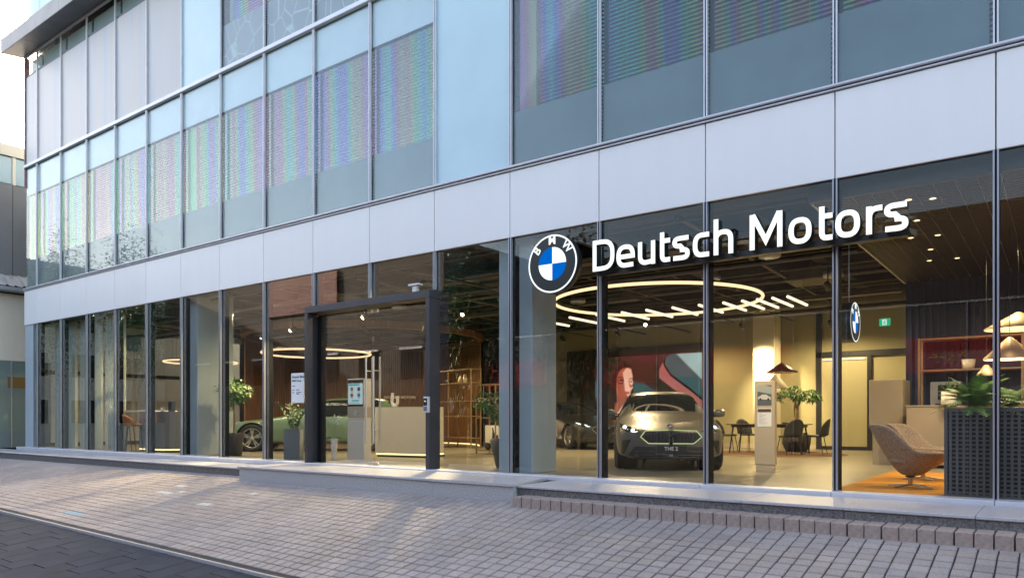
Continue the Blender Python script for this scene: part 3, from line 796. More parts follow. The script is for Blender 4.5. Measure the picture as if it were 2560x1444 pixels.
# notice on the glass
no = thing('notice_sheet', 'white opening hours notice stuck inside the glass left of the entrance', 'notice', (-12.44, -.012, 1.50))
bx('sheet', M['paper'], -.20, .20, -.002, 0, -.30, .30, no)
text('heading', 'Deutsch Motors', .068, M['ink'], no, (-.165, -.004, .20), bold=.0012, align='L')
text('heading', 'BMW Korea', .055, M['ink'], no, (-.165, -.004, .125), bold=.001, align='L')
ln = MB()
for (x, z, l) in ((-.165, .03, .09), (-.165, -.05, .06), (-.04, -.05, .10), (-.165, -.10, .06), (-.04, -.10, .16), (-.04, -.13, .10)): ln.box(x, x+l, -.0035, -.0025, z, z+.014)
ln.build('text_lines', M['ink'], no)

# ---------------------------------------------------------------- neighbour across the alley
NX = -28.0
nb = thing('neighbour_building', 'older building beyond the alley with grey cladding over a pale rendered wall', 'building')
m_rend = mat('pale_render', (.62, .56, .46), .85, nz=.06, nscale=.8, bump=.15, bscale=40)
m_clad = mat('grey_cladding', (.17, .165, .17), .55, .3, nz=.06, nscale=2)
bx('wall', m_rend, NX-9, NX, -.8, 9.5, 2.79, 5.0, nb); bx('wall', m_rend, NX-9, NX, 1.6, 9.5, -2.2, 2.789, nb)
bx('shop_glass', mat('greenish_shop_glass', (.16, .22, .20), .08, spec=.8), NX-.2, NX-.02, -.8, 1.59, .49, 2.785, nb)
bx('shop_base', mat('slate_panel', (.12, .17, .20), .4), NX-.2, NX-.01, -.8, 1.59, -.08, .488, nb)
bx('shop_core', M['room'], NX-9, NX-.21, -.8, 1.59, -2.2, 2.785, nb)
for y in (-.78, .38): bx('shop_mullion', M['alu'], NX-.02, NX+.02, y, y+.04, -.08, 2.785, nb)
for i in range(17):
    y = -.8+.62*i; bx('cladding_panel', m_clad, NX-.15, NX-.02+.02*(i % 2), y+.01, y+.61, 5.62, 8.62, nb)
bx('cladding_core', M['dark_gap'], NX-9, NX-.16, -.8, 9.9, 5.0, 9.5, nb)
for i in range(8):
    y = -.75+1.24*i; bx('window_pane', mat('blue_window', (.20, .32, .38), .06, spec=.9) if i == 0 else bpy.data.materials['blue_window'], NX-.15, NX-.06, y+.05, y+1.19, 8.65, 9.52, nb)
    bx('window_frame', m_rend, NX-.12, NX-.02, y-.05, y+.05, 8.63, 9.54, nb)
bx('parapet', m_rend, NX-9, NX+.02, -.8, 9.95, 9.55, 9.92, nb)
rf_ = MB()
for i in range(43):
    y = -.8+.25*i
    rf_.add([(NX-.3, y, 5.86), (NX+.45, y, 5.2), (NX+.45, y+.12, 5.2), (NX-.3, y+.12, 5.86), (NX-.3, y+.16, 5.90), (NX+.45, y+.16, 5.24), (NX+.45, y+.25, 5.2), (NX-.3, y+.25, 5.86)], [(0, 1, 2, 3), (3, 2, 5, 4), (4, 5, 6, 7)])
rf_.build('tin_roof', mat('tin_sheet', (.42, .40, .39), .5, .5, nz=.2, nscale=3), nb)
bx('gutter', M['alu'], NX+.01, NX+.47, -.8, 10, 5.04, 5.17, nb, .01)
bx('window', M['pot_grey'], NX-.02, NX+.03, 3.6, 4.7, 3.4, 4.2, nb); bx('ledge', m_rend, NX, NX+.08, 1.7, 9.5, 1.55, 1.68, nb)
bx('lit_window', emit('warm_shop_light', (1, .66, .25), .015), NX-.019, NX-.012, .3, .85, 1.9, 2.25, nb)

# ---------------------------------------------------------------- the other side of the street (seen mirrored in the glass)
ho = thing('hoarding', 'long dark site hoarding with red stripe across the street', 'hoarding', (0, 0, 0))
m_hd = mat('hoarding_panel', (.10, .10, .095), .7, nz=.1, nscale=2); m_hl = M['alu_light']
for i in range(22):
    x = -26+2.1*i
    bx('panel', m_hd, x+.02, x+2.08, -23.0, -22.9, -2.2, 5.2, ho)
    bx('panel_joint', m_hl, x-.018, x+.018, -22.9, -22.86, -2.2, 5.2, ho)
    if i not in (2, 8, 9, 15): bx('red_stripe', M['red'], x+.02, x+2.08, -22.895, -22.88, 2.4+(i % 3)*.2, 4.0, ho)
bx('top_rail', m_hl, -26, 20.2, -23.02, -22.85, 5.21, 5.3, ho)
hb = thing('dark_house', 'dark flat roofed house standing behind the hoarding across the street', 'house', (0, 0, 0))
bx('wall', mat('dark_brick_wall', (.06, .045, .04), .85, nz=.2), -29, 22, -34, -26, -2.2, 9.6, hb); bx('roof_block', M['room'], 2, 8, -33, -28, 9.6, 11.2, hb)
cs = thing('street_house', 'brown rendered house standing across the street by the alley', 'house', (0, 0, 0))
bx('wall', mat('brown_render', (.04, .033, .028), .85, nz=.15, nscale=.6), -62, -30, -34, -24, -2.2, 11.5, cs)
for i in range(7):
    bx('window', M['carglass'], -57+3.9*i, -55.2+3.9*i, -24.0, -23.95, 3.4, 5.2, cs); bx('window_lintel', M['cap'], -57.1+3.9*i, -55.1+3.9*i, -24.0, -23.9, 5.21, 5.35, cs)
bx('red_board', mat('dark_red_board', (.11, .013, .013), .7), -47.5, -39.5, -23.99, -23.8, 8.3, 10.9, cs)
bx('eaves', M['duct'], -62.4, -29.6, -34.4, -23.4, 11.51, 11.8, cs)

bl = thing('shading_block', 'plain windowed block added out of view to shade the houses opposite', 'building', (0, 0, 0))  # unseen block, added to keep low sun off the houses opposite
bx('wall', m_rend, -78, -66, -40, 14, -2.2, 13, bl)
for i in range(14):
    for j in range(3): bx('window', M['carglass'], -66.0, -65.95, -38+3.6*i, -36.2+3.6*i, .5+3.8*j, 2.4+3.8*j, bl)
bx('parapet', M['cap'], -78.2, -65.8, -40.2, 14.2, 13.01, 13.5, bl)
# ---------------------------------------------------------------- showroom lights
def ring_light(label, c, r, z, t=.028):
    o = thing('ring_light', label, 'ring light', (c[0], c[1], z), 0, 'glowing ring lights hung from the showroom ceiling')
    pts = [(r*math.cos(2*math.pi*i/96), r*math.sin(2*math.pi*i/96), 0) for i in range(96)]
    MB().tube(pts, t, 10, closed=True).build('glowing_ring', M['e_ring'], o)
    MB().tube([(x*1.0, y, t+.012) for x, y, _ in pts], t*.75, 6, closed=True).build('ring_channel', M['black_metal'], o)
    for a in (20, 110, 200, 290):
        MB().tube([(r*math.cos(R(a)), r*math.sin(R(a)), t), (r*math.cos(R(a)), r*math.sin(R(a)), 4.2-z)], .004, 4).build('cable', M['black_metal'], o)
ring_light('large glowing ring light hung over the bronze grey car', (-6.2, 3.42), 1.92, 3.1)
ring_light('glowing ring light hung over the green car beside the walnut wall', (-16.12, 3.42), 1.42, 2.62, .026)
ring_light('farther glowing ring light hung at the left end of the showroom', (-21.2, 3.1), 1.05, 2.6, .026)
TX = [-9.1, -8.33, -7.68, -7.10, -6.56, -6.01, -5.48, -5.01, -4.66, -4.39, -4.12, -3.86]
for i, x in enumerate(TX):
    o = thing('tube_light', '%s glowing tube light from the left in the row under the big ring light' % ORD[i], 'tube light', (x, 4.35, 3.0), 0, 'slanted tube lights in a row under the big ring')
    MB().tube([(0, -.6, 0), (0, .6, 0)], .026, 10).build('glowing_tube', M['e_tube'], o)
    for y in (-.35, .35): MB().tube([(0, y, .02), (0, y, 1.2)], .003, 4).build('cable', M['black_metal'], o)
# track spotlights
TS = [((-18.2, 3.2, 3.2), (-18.9, .8, .8), 'lit', 'lit black track spotlight above the curtained end of the showroom'),
      ((-15.55, 2.2, 3.12), (-15.5, -3, -.4), 'lit', 'lit black track spotlight above the round headed indoor tree'),
      ((-13.0, 2.3, 3.25), (-13.6, -2.2, -.4), 'lit', 'lit black track spotlight just left of the entrance portal'),
      ((-10.6, 3.0, 3.2), (-9.3, -2.6, -.5), 'lit', 'lit black track spotlight seen through the entrance doors'),
      ((-8.6, 7.8, 3.3), (-5.5, 2.5, .5), 'lit', 'lit black track spotlight in front of the media screen'),
      ((-21.3, 2.6, 3.25), (-21, 6, 0), '', 'unlit black track spotlight over the bar counter'),
      ((-14.2, 3.4, 3.15), (-13, 6, 0), '', 'unlit black track spotlight left of the entrance above the green car bonnet'),
      ((-11.3, 3.2, 3.2), (-11, 7, 0), '', 'unlit black track spotlight left of the door handles'),
      ((-12.0, 4.4, 3.1), (-12, 8, 0), '', 'unlit black track spotlight above the reception counter'),
      ((-12.2, 9.5, 3.3), (-12.5, 13, 2), '', 'unlit black track spotlight near the dark media wall'),
      ((-10.2, 9.3, 3.3), (-10.5, 13, 2), '', 'unlit black track spotlight above the woman on the screen'),
      ((-6.95, 10.2, 3.35), (-6.8, 11.7, 2.2), '', 'black track spotlight aimed at the cream column'),
      ((-3.55, 5.2, 3.35), (-3.5, 9, 1), '', 'unlit black track spotlight beside the slatted ceiling'),
      ((-4.6, 9.8, 3.2), (-4.6, 13, 1), '', 'unlit black track spotlight in front of the sliding door')]
for loc, tgt, lit, lab in TS:
    o = thing('track_spotlight', lab, 'spotlight', loc, 0, 'track spotlights under the showroom ceiling')
    d = (Vector(tgt)-Vector(loc)).normalized(); q = d.to_track_quat('Z', 'Y').to_euler()
    MB().lathe([(0, -.10), (.045, -.10), (.052, -.08), (.052, .10), (.045, .10), (.040, .085)], 16).build('head', M['plastic_black'], o, None, q)
    MB().lathe([(0, .083), (.041, .083)], 16).build('lens', M['e_spot'] if lit else M['plastic_black'], o, None, q)
    MB().tube([(0, 0, .03), (0, 0, .30), (0, 0, .45)], .012, 6).build('stem', M['plastic_black'], o)
    bx('driver', M['plastic_black'], -.09, .09, -.018, .018, .38, .43, o)
    if lit: spot('spot_beam', Vector(loc)+d*.13, tgt, 380 if tgt[1] < 0 else 14 if tgt[0] > -6 else 45, 47 if tgt[1] < 0 else 62, .35)
spot('spot_beam', (-6.95, 10.32, 3.25), (-6.85, 11.7, 2.2), 230, 52, .8)
spot('spot_beam', (-3.6, 1.0, 3.5), (-4.3, 3.0, .7), 110, 50, .8)  # added fill spot without a fixture, brightens the info post
# added fill spots under the ceiling that brighten the showroom, no fixtures
for (x, y, p) in ((-4.6, 6.4, 85), (-8.2, 6.6, 85), (-11.6, 6.2, 75), (-16.5, 6.6, 55), (-21.5, 3.4, 60), (-5.0, 11.2, 75), (-9.0, 11.0, 55), (-.8, 4.2, 45), (-13.6, 2.0, 45), (-9.7, 1.2, 36), (-19.4, 1.6, 30), (-16.6, 1.3, 40)):
    spot('fill_spot', (x, y, 3.5), (x, y, 0), p*(1.15 if x > -12 else 1.9), 165, .5, (1, .74, .38), .035)
# downlights in the slatted ceiling
for (x, y, lab) in ((-1.55, .85, 'nearest to the window left'), (-1.30, .97, 'nearest to the window right'), (-1.62, 2.0, 'alone in the second row'), (-1.85, 3.05, 'left in the third row'), (-1.5, 3.1, 'right in the third row'), (-1.72, 4.1, 'alone in the fourth row'), (-1.86, 5.05, 'left in the last row'), (-1.45, 5.1, 'right in the last row')):
    o = thing('downlight', 'small glowing downlight in the slatted ceiling, '+lab, 'downlight', (x, y, 3.598), 0, 'downlights in the slatted ceiling')
    MB().lathe([(0, -.006), (.038, -.006)], 16).build('lens', M['e_down'], o); MB().lathe([(.038, -.008), (.052, -.008), (.054, 0)], 16).build('trim_ring', M['alu'], o)
for (x, y) in ((-1.2, 1.0), (-.6, 1.6), (-1.7, 4.2)): spot('downlight_beam', (x, y, 3.55), (x+.3, y-.2, 0), 30, 90, .6, (1, .70, .36), .04)
# cone pendants
def cone_pendant(label, loc, r, h, m, drop=None, inner=True):
    o = thing('pendant_lamp', label, 'pendant lamp', loc, 0, 'cone shaped pendant lamps')
    MB().lathe([(.012, h), (.03, h*.985), (r, .02), (r, 0)], 40).build('shade', m, o)
    MB().lathe([(.01, h-.02), (r-.006, .004), (r-.004, .0)], 40).build('shade_lining', M['cream'], o)
    MB().lathe([(0, h*.30), (.045, h*.34), (.05, h*.45), (0, h*.52)], 14).build('bulb', M['e_bulb'], o)
    MB().tube([(0, 0, h), (0, 0, (3.6 if loc[1] < 7.2 else 4.2)-loc[2])], .004, 5).build('cord', M['black_metal'], o)
P = bpy.data.lights
cone_pendant('large gold cone pendant lamp hanging lowest over the ferns', (-.62, 3.2, 1.72), .32, .32, M['shade_gold'])
cone_pendant('small gold cone pendant lamp just below and left of the large gold one', (-1.0, 4.6, 1.57), .13, .17, M['shade_gold'])
cone_pendant('wide shallow brown cone pendant lamp at the top of the lounge group', (-.55, 4.0, 2.22), .44, .26, M['shade_gold'])
cone_pendant('gold cone pendant lamp at the right edge of the lounge group', (-.1, 3.4, 2.13), .20, .22, M['shade_gold'])
cone_pendant('wide black cone pendant lamp over the meeting table', (-5.65, 9.4, 2.02), .37, .25, M['plastic_black'])
cone_pendant('cream cone pendant lamp behind the black one over the meeting table', (-5.95, 9.9, 1.66), .30, .36, M['cream'])
for p in ((-.62, 3.2, 1.75), (-.55, 4.0, 2.25)):
    l = bpy.data.lights.new('pendant_light', 'POINT'); l.energy = 4; l.color = (1, .74, .42); l.shadow_soft_size = .05
    o = bpy.data.objects.new('pendant_light', l); COL.objects.link(o); o.location = p
# ---------------------------------------------------------------- media wall, sliding door, exit sign
mw = thing('media_wall', 'dark wall panel with a glowing advertisement screen showing a woman in glasses in a car', 'screen', (0, 12.9, 0))
bx('panel', M['screen_frame'], -14.2, -9.12, .0, .09, .05, 3.25, mw)
import numpy as np
def picture(root, x0, x1, z0, z1, y, layers, nx=260, nz=124):
    """advertising picture of the screen: soft edged colour fields on a fine grid"""
    u, v = np.meshgrid(np.linspace(0, 900, nx), np.linspace(0, 430, nz))
    c = np.zeros(u.shape+(3,))
    for col, blur, pts in layers:
        P = np.array(pts, float); n = len(P); ins = np.zeros(u.shape, bool); d = np.full(u.shape, 1e9)
        for i in range(n):
            a, b = P[i], P[(i+1) % n]; e = b-a
            t = np.clip(((u-a[0])*e[0]+(v-a[1])*e[1])/max(1e-6, e @ e), 0, 1)
            d = np.minimum(d, np.hypot(u-a[0]-t*e[0], v-a[1]-t*e[1]))
            cr = ((a[1] > v) != (b[1] > v)) & (u < (b[0]-a[0])*(v-a[1])/(b[1]-a[1]+1e-9)+a[0]); ins ^= cr
        w = np.clip(np.where(ins, d, -d)/(2*blur)+.5, 0, 1); w = (w*w*(3-2*w))[..., None]
        c = c*(1-w)+np.array(col)*w
    c *= (1+.10*np.sin(u*.021+1.3)*np.sin(v*.031+.5))[..., None]
    vs = [(x0+(x1-x0)*i/(nx-1), y, z1+(z0-z1)*j/(nz-1)) for j in range(nz) for i in range(nx)]
    fs = [(j*nx+i, (j+1)*nx+i, (j+1)*nx+i+1, j*nx+i+1) for j in range(nz-1) for i in range(nx-1)]
    m = bpy.data.materials.new('screen_picture'); m.use_nodes = True; t = m.node_tree; t.nodes.clear()
    a = node(t, 'ShaderNodeAttribute', attribute_name='print'); e = node(t, 'ShaderNodeEmission'); o = node(t, 'ShaderNodeOutputMaterial')
    e.inputs[1].default_value = .16; t.links.new(a.outputs['Color'], e.inputs[0]); t.links.new(e.outputs[0], o.inputs[0])
    ob = MB().add(vs, fs).build('picture', m, root)
    at = ob.data.color_attributes.new('print', 'FLOAT_COLOR', 'POINT')
    at.data.foreach_set('color', np.concatenate([c, np.ones(u.shape+(1,))], -1).reshape(-1).astype(np.float32))
LAY = [
    ((0.034, 0.025, 0.013), 1, [(0, 0), (900, 0), (900, 430), (0, 430)]),
    ((0.08, 0.03, 0.025), 10, [(330, 0), (900, 0), (900, 300), (640, 90), (420, 60)]),
    ((0.055, 0.12, 0.12), 8, [(600, 20), (640, 0), (900, 0), (900, 330), (800, 250), (650, 150), (595, 70)]),
    ((0.42, 0.6, 0.56), 10, [(700, 0), (900, 0), (900, 190), (760, 60)]),
    ((0.012, 0.009, 0.008), 3, [(590, 70), (606, 18), (640, 0), (656, 0), (616, 24), (604, 70), (655, 145), (810, 250), (900, 322), (900, 335), (800, 262), (645, 158)]),
    ((0.52, 0.16, 0.14), 6, [(560, 110), (590, 60), (600, 90), (650, 160), (800, 265), (900, 340), (900, 430), (860, 430), (740, 300), (560, 170)]),
    ((0.055, 0.12, 0.12), 8, [(350, 190), (430, 205), (520, 260), (600, 330), (620, 430), (330, 430)]),
    ((0.08, 0.03, 0.025), 10, [(340, 176), (440, 190), (540, 245), (640, 330), (660, 350), (640, 352), (530, 262), (430, 206), (345, 192)]),
    ((0.055, 0.12, 0.12), 8, [(0, 180), (40, 140), (60, 150), (60, 330), (30, 350), (0, 300)]),
    ((0.05, 0.018, 0.01), 5, [(130, 330), (150, 150), (190, 80), (250, 55), (315, 62), (345, 110), (330, 250), (280, 300), (200, 430), (130, 430)]),
    ((0.5, 0.115, 0.06), 6, [(172, 250), (180, 130), (215, 85), (270, 70), (322, 92), (336, 150), (330, 200), (338, 235), (322, 260), (310, 300), (262, 322), (220, 318), (196, 300)]),
    ((1.1, 0.572, 0.396), 7, [(250, 120), (285, 86), (322, 100), (335, 150), (328, 196), (339, 235), (318, 258), (314, 286), (296, 306), (270, 262), (262, 200)]),
    ((0.42, 0.12, 0.07), 9, [(196, 300), (250, 318), (300, 318), (262, 400), (220, 430), (170, 430)]),
    ((1.14, 0.744, 0.504), 9, [(240, 380), (300, 330), (262, 430), (200, 430)]),
    ((0.5, 0.115, 0.06), 6, [(262, 262), (312, 268), (304, 284), (268, 280)]),
    ((0.5, 0.115, 0.06), 6, [(300, 180), (330, 200), (338, 232), (312, 236)]),
    ((0.012, 0.009, 0.008), 3, [(196, 170), (215, 150), (250, 154), (262, 178), (248, 206), (212, 206)]),
    ((0.5, 0.115, 0.06), 6, [(203, 172), (217, 157), (246, 160), (254, 178), (243, 199), (215, 199)]),
    ((0.012, 0.009, 0.008), 3, [(214, 176), (240, 168), (250, 178), (236, 186)]),
    ((0.9, 0.82, 0.74), 2, [(262, 172), (300, 178), (300, 184), (262, 178)]),
    ((0.012, 0.009, 0.008), 3, [(300, 178), (318, 160), (340, 176), (346, 204), (330, 228), (306, 216)]),
    ((1.1, 0.572, 0.396), 7, [(305, 180), (319, 167), (335, 180), (340, 203), (328, 221), (310, 211)]),
    ((0.012, 0.009, 0.008), 3, [(312, 190), (328, 184), (332, 192), (318, 198)]),
    ((0.9, 0.82, 0.74), 2, [(30, 180), (38, 176), (70, 330), (60, 336)]),
    ((0.03, 0.012, 0.008), 5, [(150, 345), (160, 160), (192, 84), (255, 54), (320, 64), (300, 86), (255, 86), (216, 112), (196, 165), (192, 255), (204, 345)]),
]
picture(mw, -13.04, -9.16, 1.05, 2.97, -.006, LAY)
sd = thing('sliding_door', 'tall dark framed glass sliding door in the olive back wall', 'door', (-4.93, 12.96, 0))
for nm, x0, x1, z0, z1 in (('frame_post', -.80, -.66, 0, 2.9), ('frame_post', .55, .66, 0, 2.62), ('frame_head', -.80, 1.7, 2.62, 2.78), ('frame_post', -.80, -.66, 2.9, 3.9)): bx(nm, M['black_metal'], x0, x1, -.06, .03, z0, z1-.002, sd)
bx('glass_leaf', mat('frosted_door_glass', (.50, .46, .28), .2, spec=.7), -.655, .545, -.03, -.01, .1, 2.61, sd); bx('bottom_rail', M['black_metal'], -.655, .545, -.05, .0, 0, .098, sd)
bx('track_light', M['e_tube'], -.62, .50, -.075, -.061, 2.53, 2.57, sd)
ex = thing('exit_sign', 'small green and white emergency exit sign high on the back wall', 'exit sign', (-3.76, 11.9, 3.30))
bx('panel', emit('exit_green', (.02, .55, .25), .16), -.13, .13, 0, .03, 0, .19, ex)
q = MB(); q.box(-.06, .05, -.003, -.001, .02, .17)
q.build('doorway_mark', emit('exit_white', (.85, 1, .9), .16), ex)
q = MB(); q.add([(-.01, -.005, .14), (.01, -.005, .16), (.025, -.005, .145), (.01, -.005, .125)], [(0, 1, 2, 3)]); q.add([(-.03, -.005, .11), (.02, -.005, .12), (.01, -.005, .075), (.03, -.005, .03), (.015, -.005, .03), (-.005, -.005, .07), (-.035, -.005, .035), (-.045, -.005, .045), (-.015, -.005, .08)], [(0, 1, 2, 4, 5), (2, 3, 4), (5, 6, 7, 8, 0)])
q.build('runner_mark', bpy.data.materials['exit_green'], ex)
# sheer curtain at the left end
cu = thing('sheer_curtain', 'pale sheer curtain drawn behind the glass at the left end of the shop front', 'curtain')
def curtain_mat():
    m = bpy.data.materials.new('sheer_cloth'); m.use_nodes = True; t = m.node_tree; t.nodes.clear()
    d = node(t, 'ShaderNodeBsdfDiffuse'); d.inputs[0].default_value = (.60, .66, .60, 1)
    l = node(t, 'ShaderNodeBsdfTranslucent'); l.inputs[0].default_value = (.52, .58, .52, 1)
    tr = node(t, 'ShaderNodeBsdfTransparent'); a = node(t, 'ShaderNodeMixShader'); b = node(t, 'ShaderNodeMixShader'); o = node(t, 'ShaderNodeOutputMaterial')
    a.inputs[0].default_value = .4; b.inputs[0].default_value = .10
    t.links.new(d.outputs[0], a.inputs[1]); t.links.new(l.outputs[0], a.inputs[2]); t.links.new(a.outputs[0], b.inputs[1]); t.links.new(tr.outputs[0], b.inputs[2]); t.links.new(b.outputs[0], o.inputs[0]); return m
M['sheer'] = curtain_mat()
def drape(x0, x1, y):
    n = int((x1-x0)/.018); vs = []; rr = random.Random(int(-x0*10))
    ph = [rr.uniform(0, 6) for _ in range(4)]
    for i in range(n+1):
        x = x0+(x1-x0)*i/n
        yy = y+.06*math.sin(x*52+1.2*math.sin(x*7+ph[0]))+.015*math.sin(x*131+ph[1])
        vs += [(x, yy, .03), (x+.01*math.sin(x*17), yy*1.0, 2), (x, yy, 3.72)]
    fs = []
    for i in range(n): fs += [(3*i, 3*i+3, 3*i+4, 3*i+1), (3*i+1, 3*i+4, 3*i+5, 3*i+2)]
    MB().add(vs, fs, 0, True).build('curtain_panel', M['sheer'], cu)
for x0, x1 in ((-24.75, -23.35), (-23.1, -21.75), (-21.5, -20.45)): drape(x0, x1, .45)
MB().tube([(-25, .42, 3.74), (-20.3, .42, 3.74)], .015, 8).build('curtain_rail', M['alu'], cu)
# ---------------------------------------------------------------- cars
def car_paint(name, col, rough=.22, metal=.55):
    return mat(name, col, rough, metal, coat=.6)
def split_mesh(me, n):
    out = []
    for mi in range(n):
        vs = {}; fs = []
        for p in me.polygons:
            if p.material_index != mi: continue
            f = []
            for v in p.vertices:
                if v not in vs: vs[v] = len(vs)
                f.append(vs[v])
            fs.append(f)
        inv = sorted(vs, key=vs.get)
        out.append(([me.vertices[v].co.copy() for v in inv], fs))
    return out
def make_car(root, L, W, H, paint, wb, wr, arch=.06, cowl=-.30, header=.12, rear=.62, deck=.86, suv=0., front_oh=.83):
    """body grows from cross sections, front end towards -y"""
    hw = W/2; yf = -L/2
    S = []       # y, scale of width, zbottom, hood/deck z centre, shoulder z, cabin top z (None on bonnet/boot), tuck
    hz0, hz1 = .70*H/1.43, .955*H/1.43
    sh = .74*H/1.43
    def sec(y, k, zb, zc, zs, wt=.80, cab=None, wk=1.):
        w_ = hw*k; P = []
        P += [(0, zb), (w_*.80, zb), (w_*.955, zb+.07), (w_*.992, zb+.22), (w_*1.0, .55*zs+.45*zb+.08), (w_*.972, zs-.01), (w_*.935, zs+.045*wk)]
        if cab is None:
            P += [(w_*wt, zs+(zc-zs)*.55), (w_*wt*.72, zs+(zc-zs)*.86), (w_*wt*.38, zc-.006), (0, zc)]
        else:
            zt, wtop, wmid = cab
            zbelt = zs+.045
            P += [(w_*wmid, zbelt+(zt-zbelt)*.52), (w_*wtop, zbelt+(zt-zbelt)*.90), (w_*wtop*.62, zt-.008), (0, zt)]
        return y, P
    c0 = cowl*L/2; h0 = header*L/2; r0 = rear*L/2; d0 = deck*L/2
    rows = []
    zb = .20
    rows.append(sec(yf+.02, .02, zb+.03, hz0-.03, hz0-.10))
    rows.append(sec(yf+.02, .45, zb+.02, hz0-.025, hz0-.10))
    rows.append(sec(yf+.07, .74, zb, hz0-.01, hz0-.09))
    rows.append(sec(yf+.20, .92, zb, hz0+.025, hz0-.045))
    rows.append(sec(yf+.42, .985, zb, hz0+.08, hz0+.0))
    fw = yf+front_oh
    rows.append(sec(fw, 1.0, zb, hz0+.145, sh-.01, .84))
    rows.append(sec((fw+c0)/2+.02, .995, zb, hz0+.20, sh+.05, .84))
    rows.append(sec(c0-.05, .99, zb, hz1, sh+.10, .86))
    rows.append(sec(c0+.05, .99, zb, None or hz1+.03, sh+.105, .86, (hz1+.035, .62, .86)))
    zh = H-.05
    rows.append(sec(c0+(h0-c0)*.52, .99, zb, 0, sh+.115, .8, (hz1+(zh-hz1)*.60, .70, .835)))
    rows.append(sec(h0-.03, .99, zb, 0, sh+.12, .8, (zh, .655, .80)))
    rows.append(sec(h0+.05, .99, zb, 0, sh+.122, .8, (zh+.02, .655, .795)))
    mid = (h0+r0)/2-.06
    rows.append(sec(mid-.05, .99, zb, 0, sh+.13, .8, (H, .66, .795)))
    rows.append(sec(mid+.05, .99, zb, 0, sh+.13, .8, (H, .66, .795)))
    rows.append(sec(r0-.28, .99, zb, 0, sh+.14, .8, (H-.02+suv*.02, .64, .785)))
    rows.append(sec(r0-.10, .985, zb, 0, sh+.145, .8, (H-.055+suv*.04, .60, .775)))
    rows.append(sec(r0+.06, .985, zb, 0, sh+.15, .8, (H-.09+suv*.06, .58, .76)))
    rows.append(sec(d0-.06, .97, zb+.02, 0, sh+.155, .8, (sh+.26+suv*.12, .56, .74)))
    rows.append(sec(d0+.04, .96, zb+.04, sh+.225+suv*.1, sh+.15, .84))
    rows.append(sec(L/2-.12, .90, zb+.08, sh+.21, sh+.12, .84))
    rows.append(sec(L/2-.02, .72, zb+.14, sh+.17, sh+.07, .84))
    rows.append(sec(L/2, .40, zb+.16, sh+.15, sh+.05, .84))
    rows.append(sec(L/2, .02, zb+.17, sh+.14, sh+.04, .84))
    n = 11; C = 2*n-2
    vs = []
    for y, P in rows:
        ring = [(x, y, z) for x, z in P] + [(-x, y, z) for x, z in P[-2:0:-1]]
        vs += ring
    fs = []; mi = []
    for i in range(len(rows)-1):
        for j in range(C):
            a, b = i*C+j, i*C+(j+1) % C
            fs.append((a, b, b+C, a+C))
            jj = j if j < n-1 else C-1-j       # mirrored column
            m = 0
            if 8 <= i <= 9 and jj in (8, 9): m = 1
            if i == 8 and jj == 7: m = 0
            if 16 <= i <= 16 and jj in (8, 9): m = 1
            if jj in (6, 7) and ((9 <= i <= 9) or i in (10, 11, 13, 14) ): m = 2
            if jj == 7 and i == 9: m = 2
            if jj in (0,): m = 3
            mi.append(m)
    me = bpy.data.meshes.new('shell'); me.from_pydata(vs, [], fs)
    for m in (paint, M['carglass'], M['carglass'], M['plastic_black']): me.materials.append(m)
    me.polygons.foreach_set('material_index', mi); me.polygons.foreach_set('use_smooth', [True]*len(fs))
    cr = me.attributes.new('crease_edge', 'FLOAT', 'EDGE')
    for e in me.edges:
        a, b = e.vertices; ja, jb = a % C, b % C
        if ja == jb and (ja in (6, C-6)): cr.data[e.index].value = .55
        if ja == jb and (ja in (2, C-2)): cr.data[e.index].value = .4
        if ja == jb and ja in (8, C-8): cr.data[e.index].value = .3
    o = bpy.data.objects.new('shell', me); COL.objects.link(o)
    ms = o.modifiers.new('s', 'SUBSURF'); ms.levels = 3; ms.render_levels = 3
    dg = bpy.context.evaluated_depsgraph_get(); em = bpy.data.meshes.new_from_object(o.evaluated_get(dg))
    bpy.data.objects.remove(o)
    bvh = BVHTree.FromPolygons([v.co for v in em.vertices], [tuple(p.vertices) for p in em.polygons])
    parts = split_mesh(em, 4)
    yw = (yf+front_oh, yf+front_oh+wb); ra = wr+arch
    def cut(pv, pf):
        pv = [Vector(v) for v in pv]
        inside = [False]*len(pv); wc = [None]*len(pv)
        for i, v in enumerate(pv):
            for y in yw:
                if abs(v.x) > hw*.42 and (v.y-y)**2+(v.z-wr)**2 < ra*ra: inside[i] = True; wc[i] = y
        nf = [f for f in pf if not all(inside[i] for i in f)]
        for f in nf:
            for i in f:
                if inside[i]:
                    d = Vector((0, pv[i].y-wc[i], pv[i].z-wr)); d = d.normalized()*ra if d.length > 1e-5 else Vector((0, 0, ra))
                    pv[i].y = wc[i]+d.y; pv[i].z = wr+d.z; inside[i] = False
        return pv, nf
    names = (('body', paint), ('windscreen', M['carglass']), ('side_window', M['carglass']), ('underbody', M['plastic_black']))
    objs = {}
    for (pv, pf), (nm, m) in zip(parts, names):
        if nm in ('body', 'underbody'): pv, pf = cut(pv, pf)
        if nm == 'side_window':
            for s in (1, -1):
                sel = [f for f in pf if s*pv[f[0]].x > 0]
                if sel: MB().add(pv, sel, 0, True).build(nm, m, root)
            continue
        objs[nm] = MB().add(pv, pf, 0, True).build(nm, m, root)
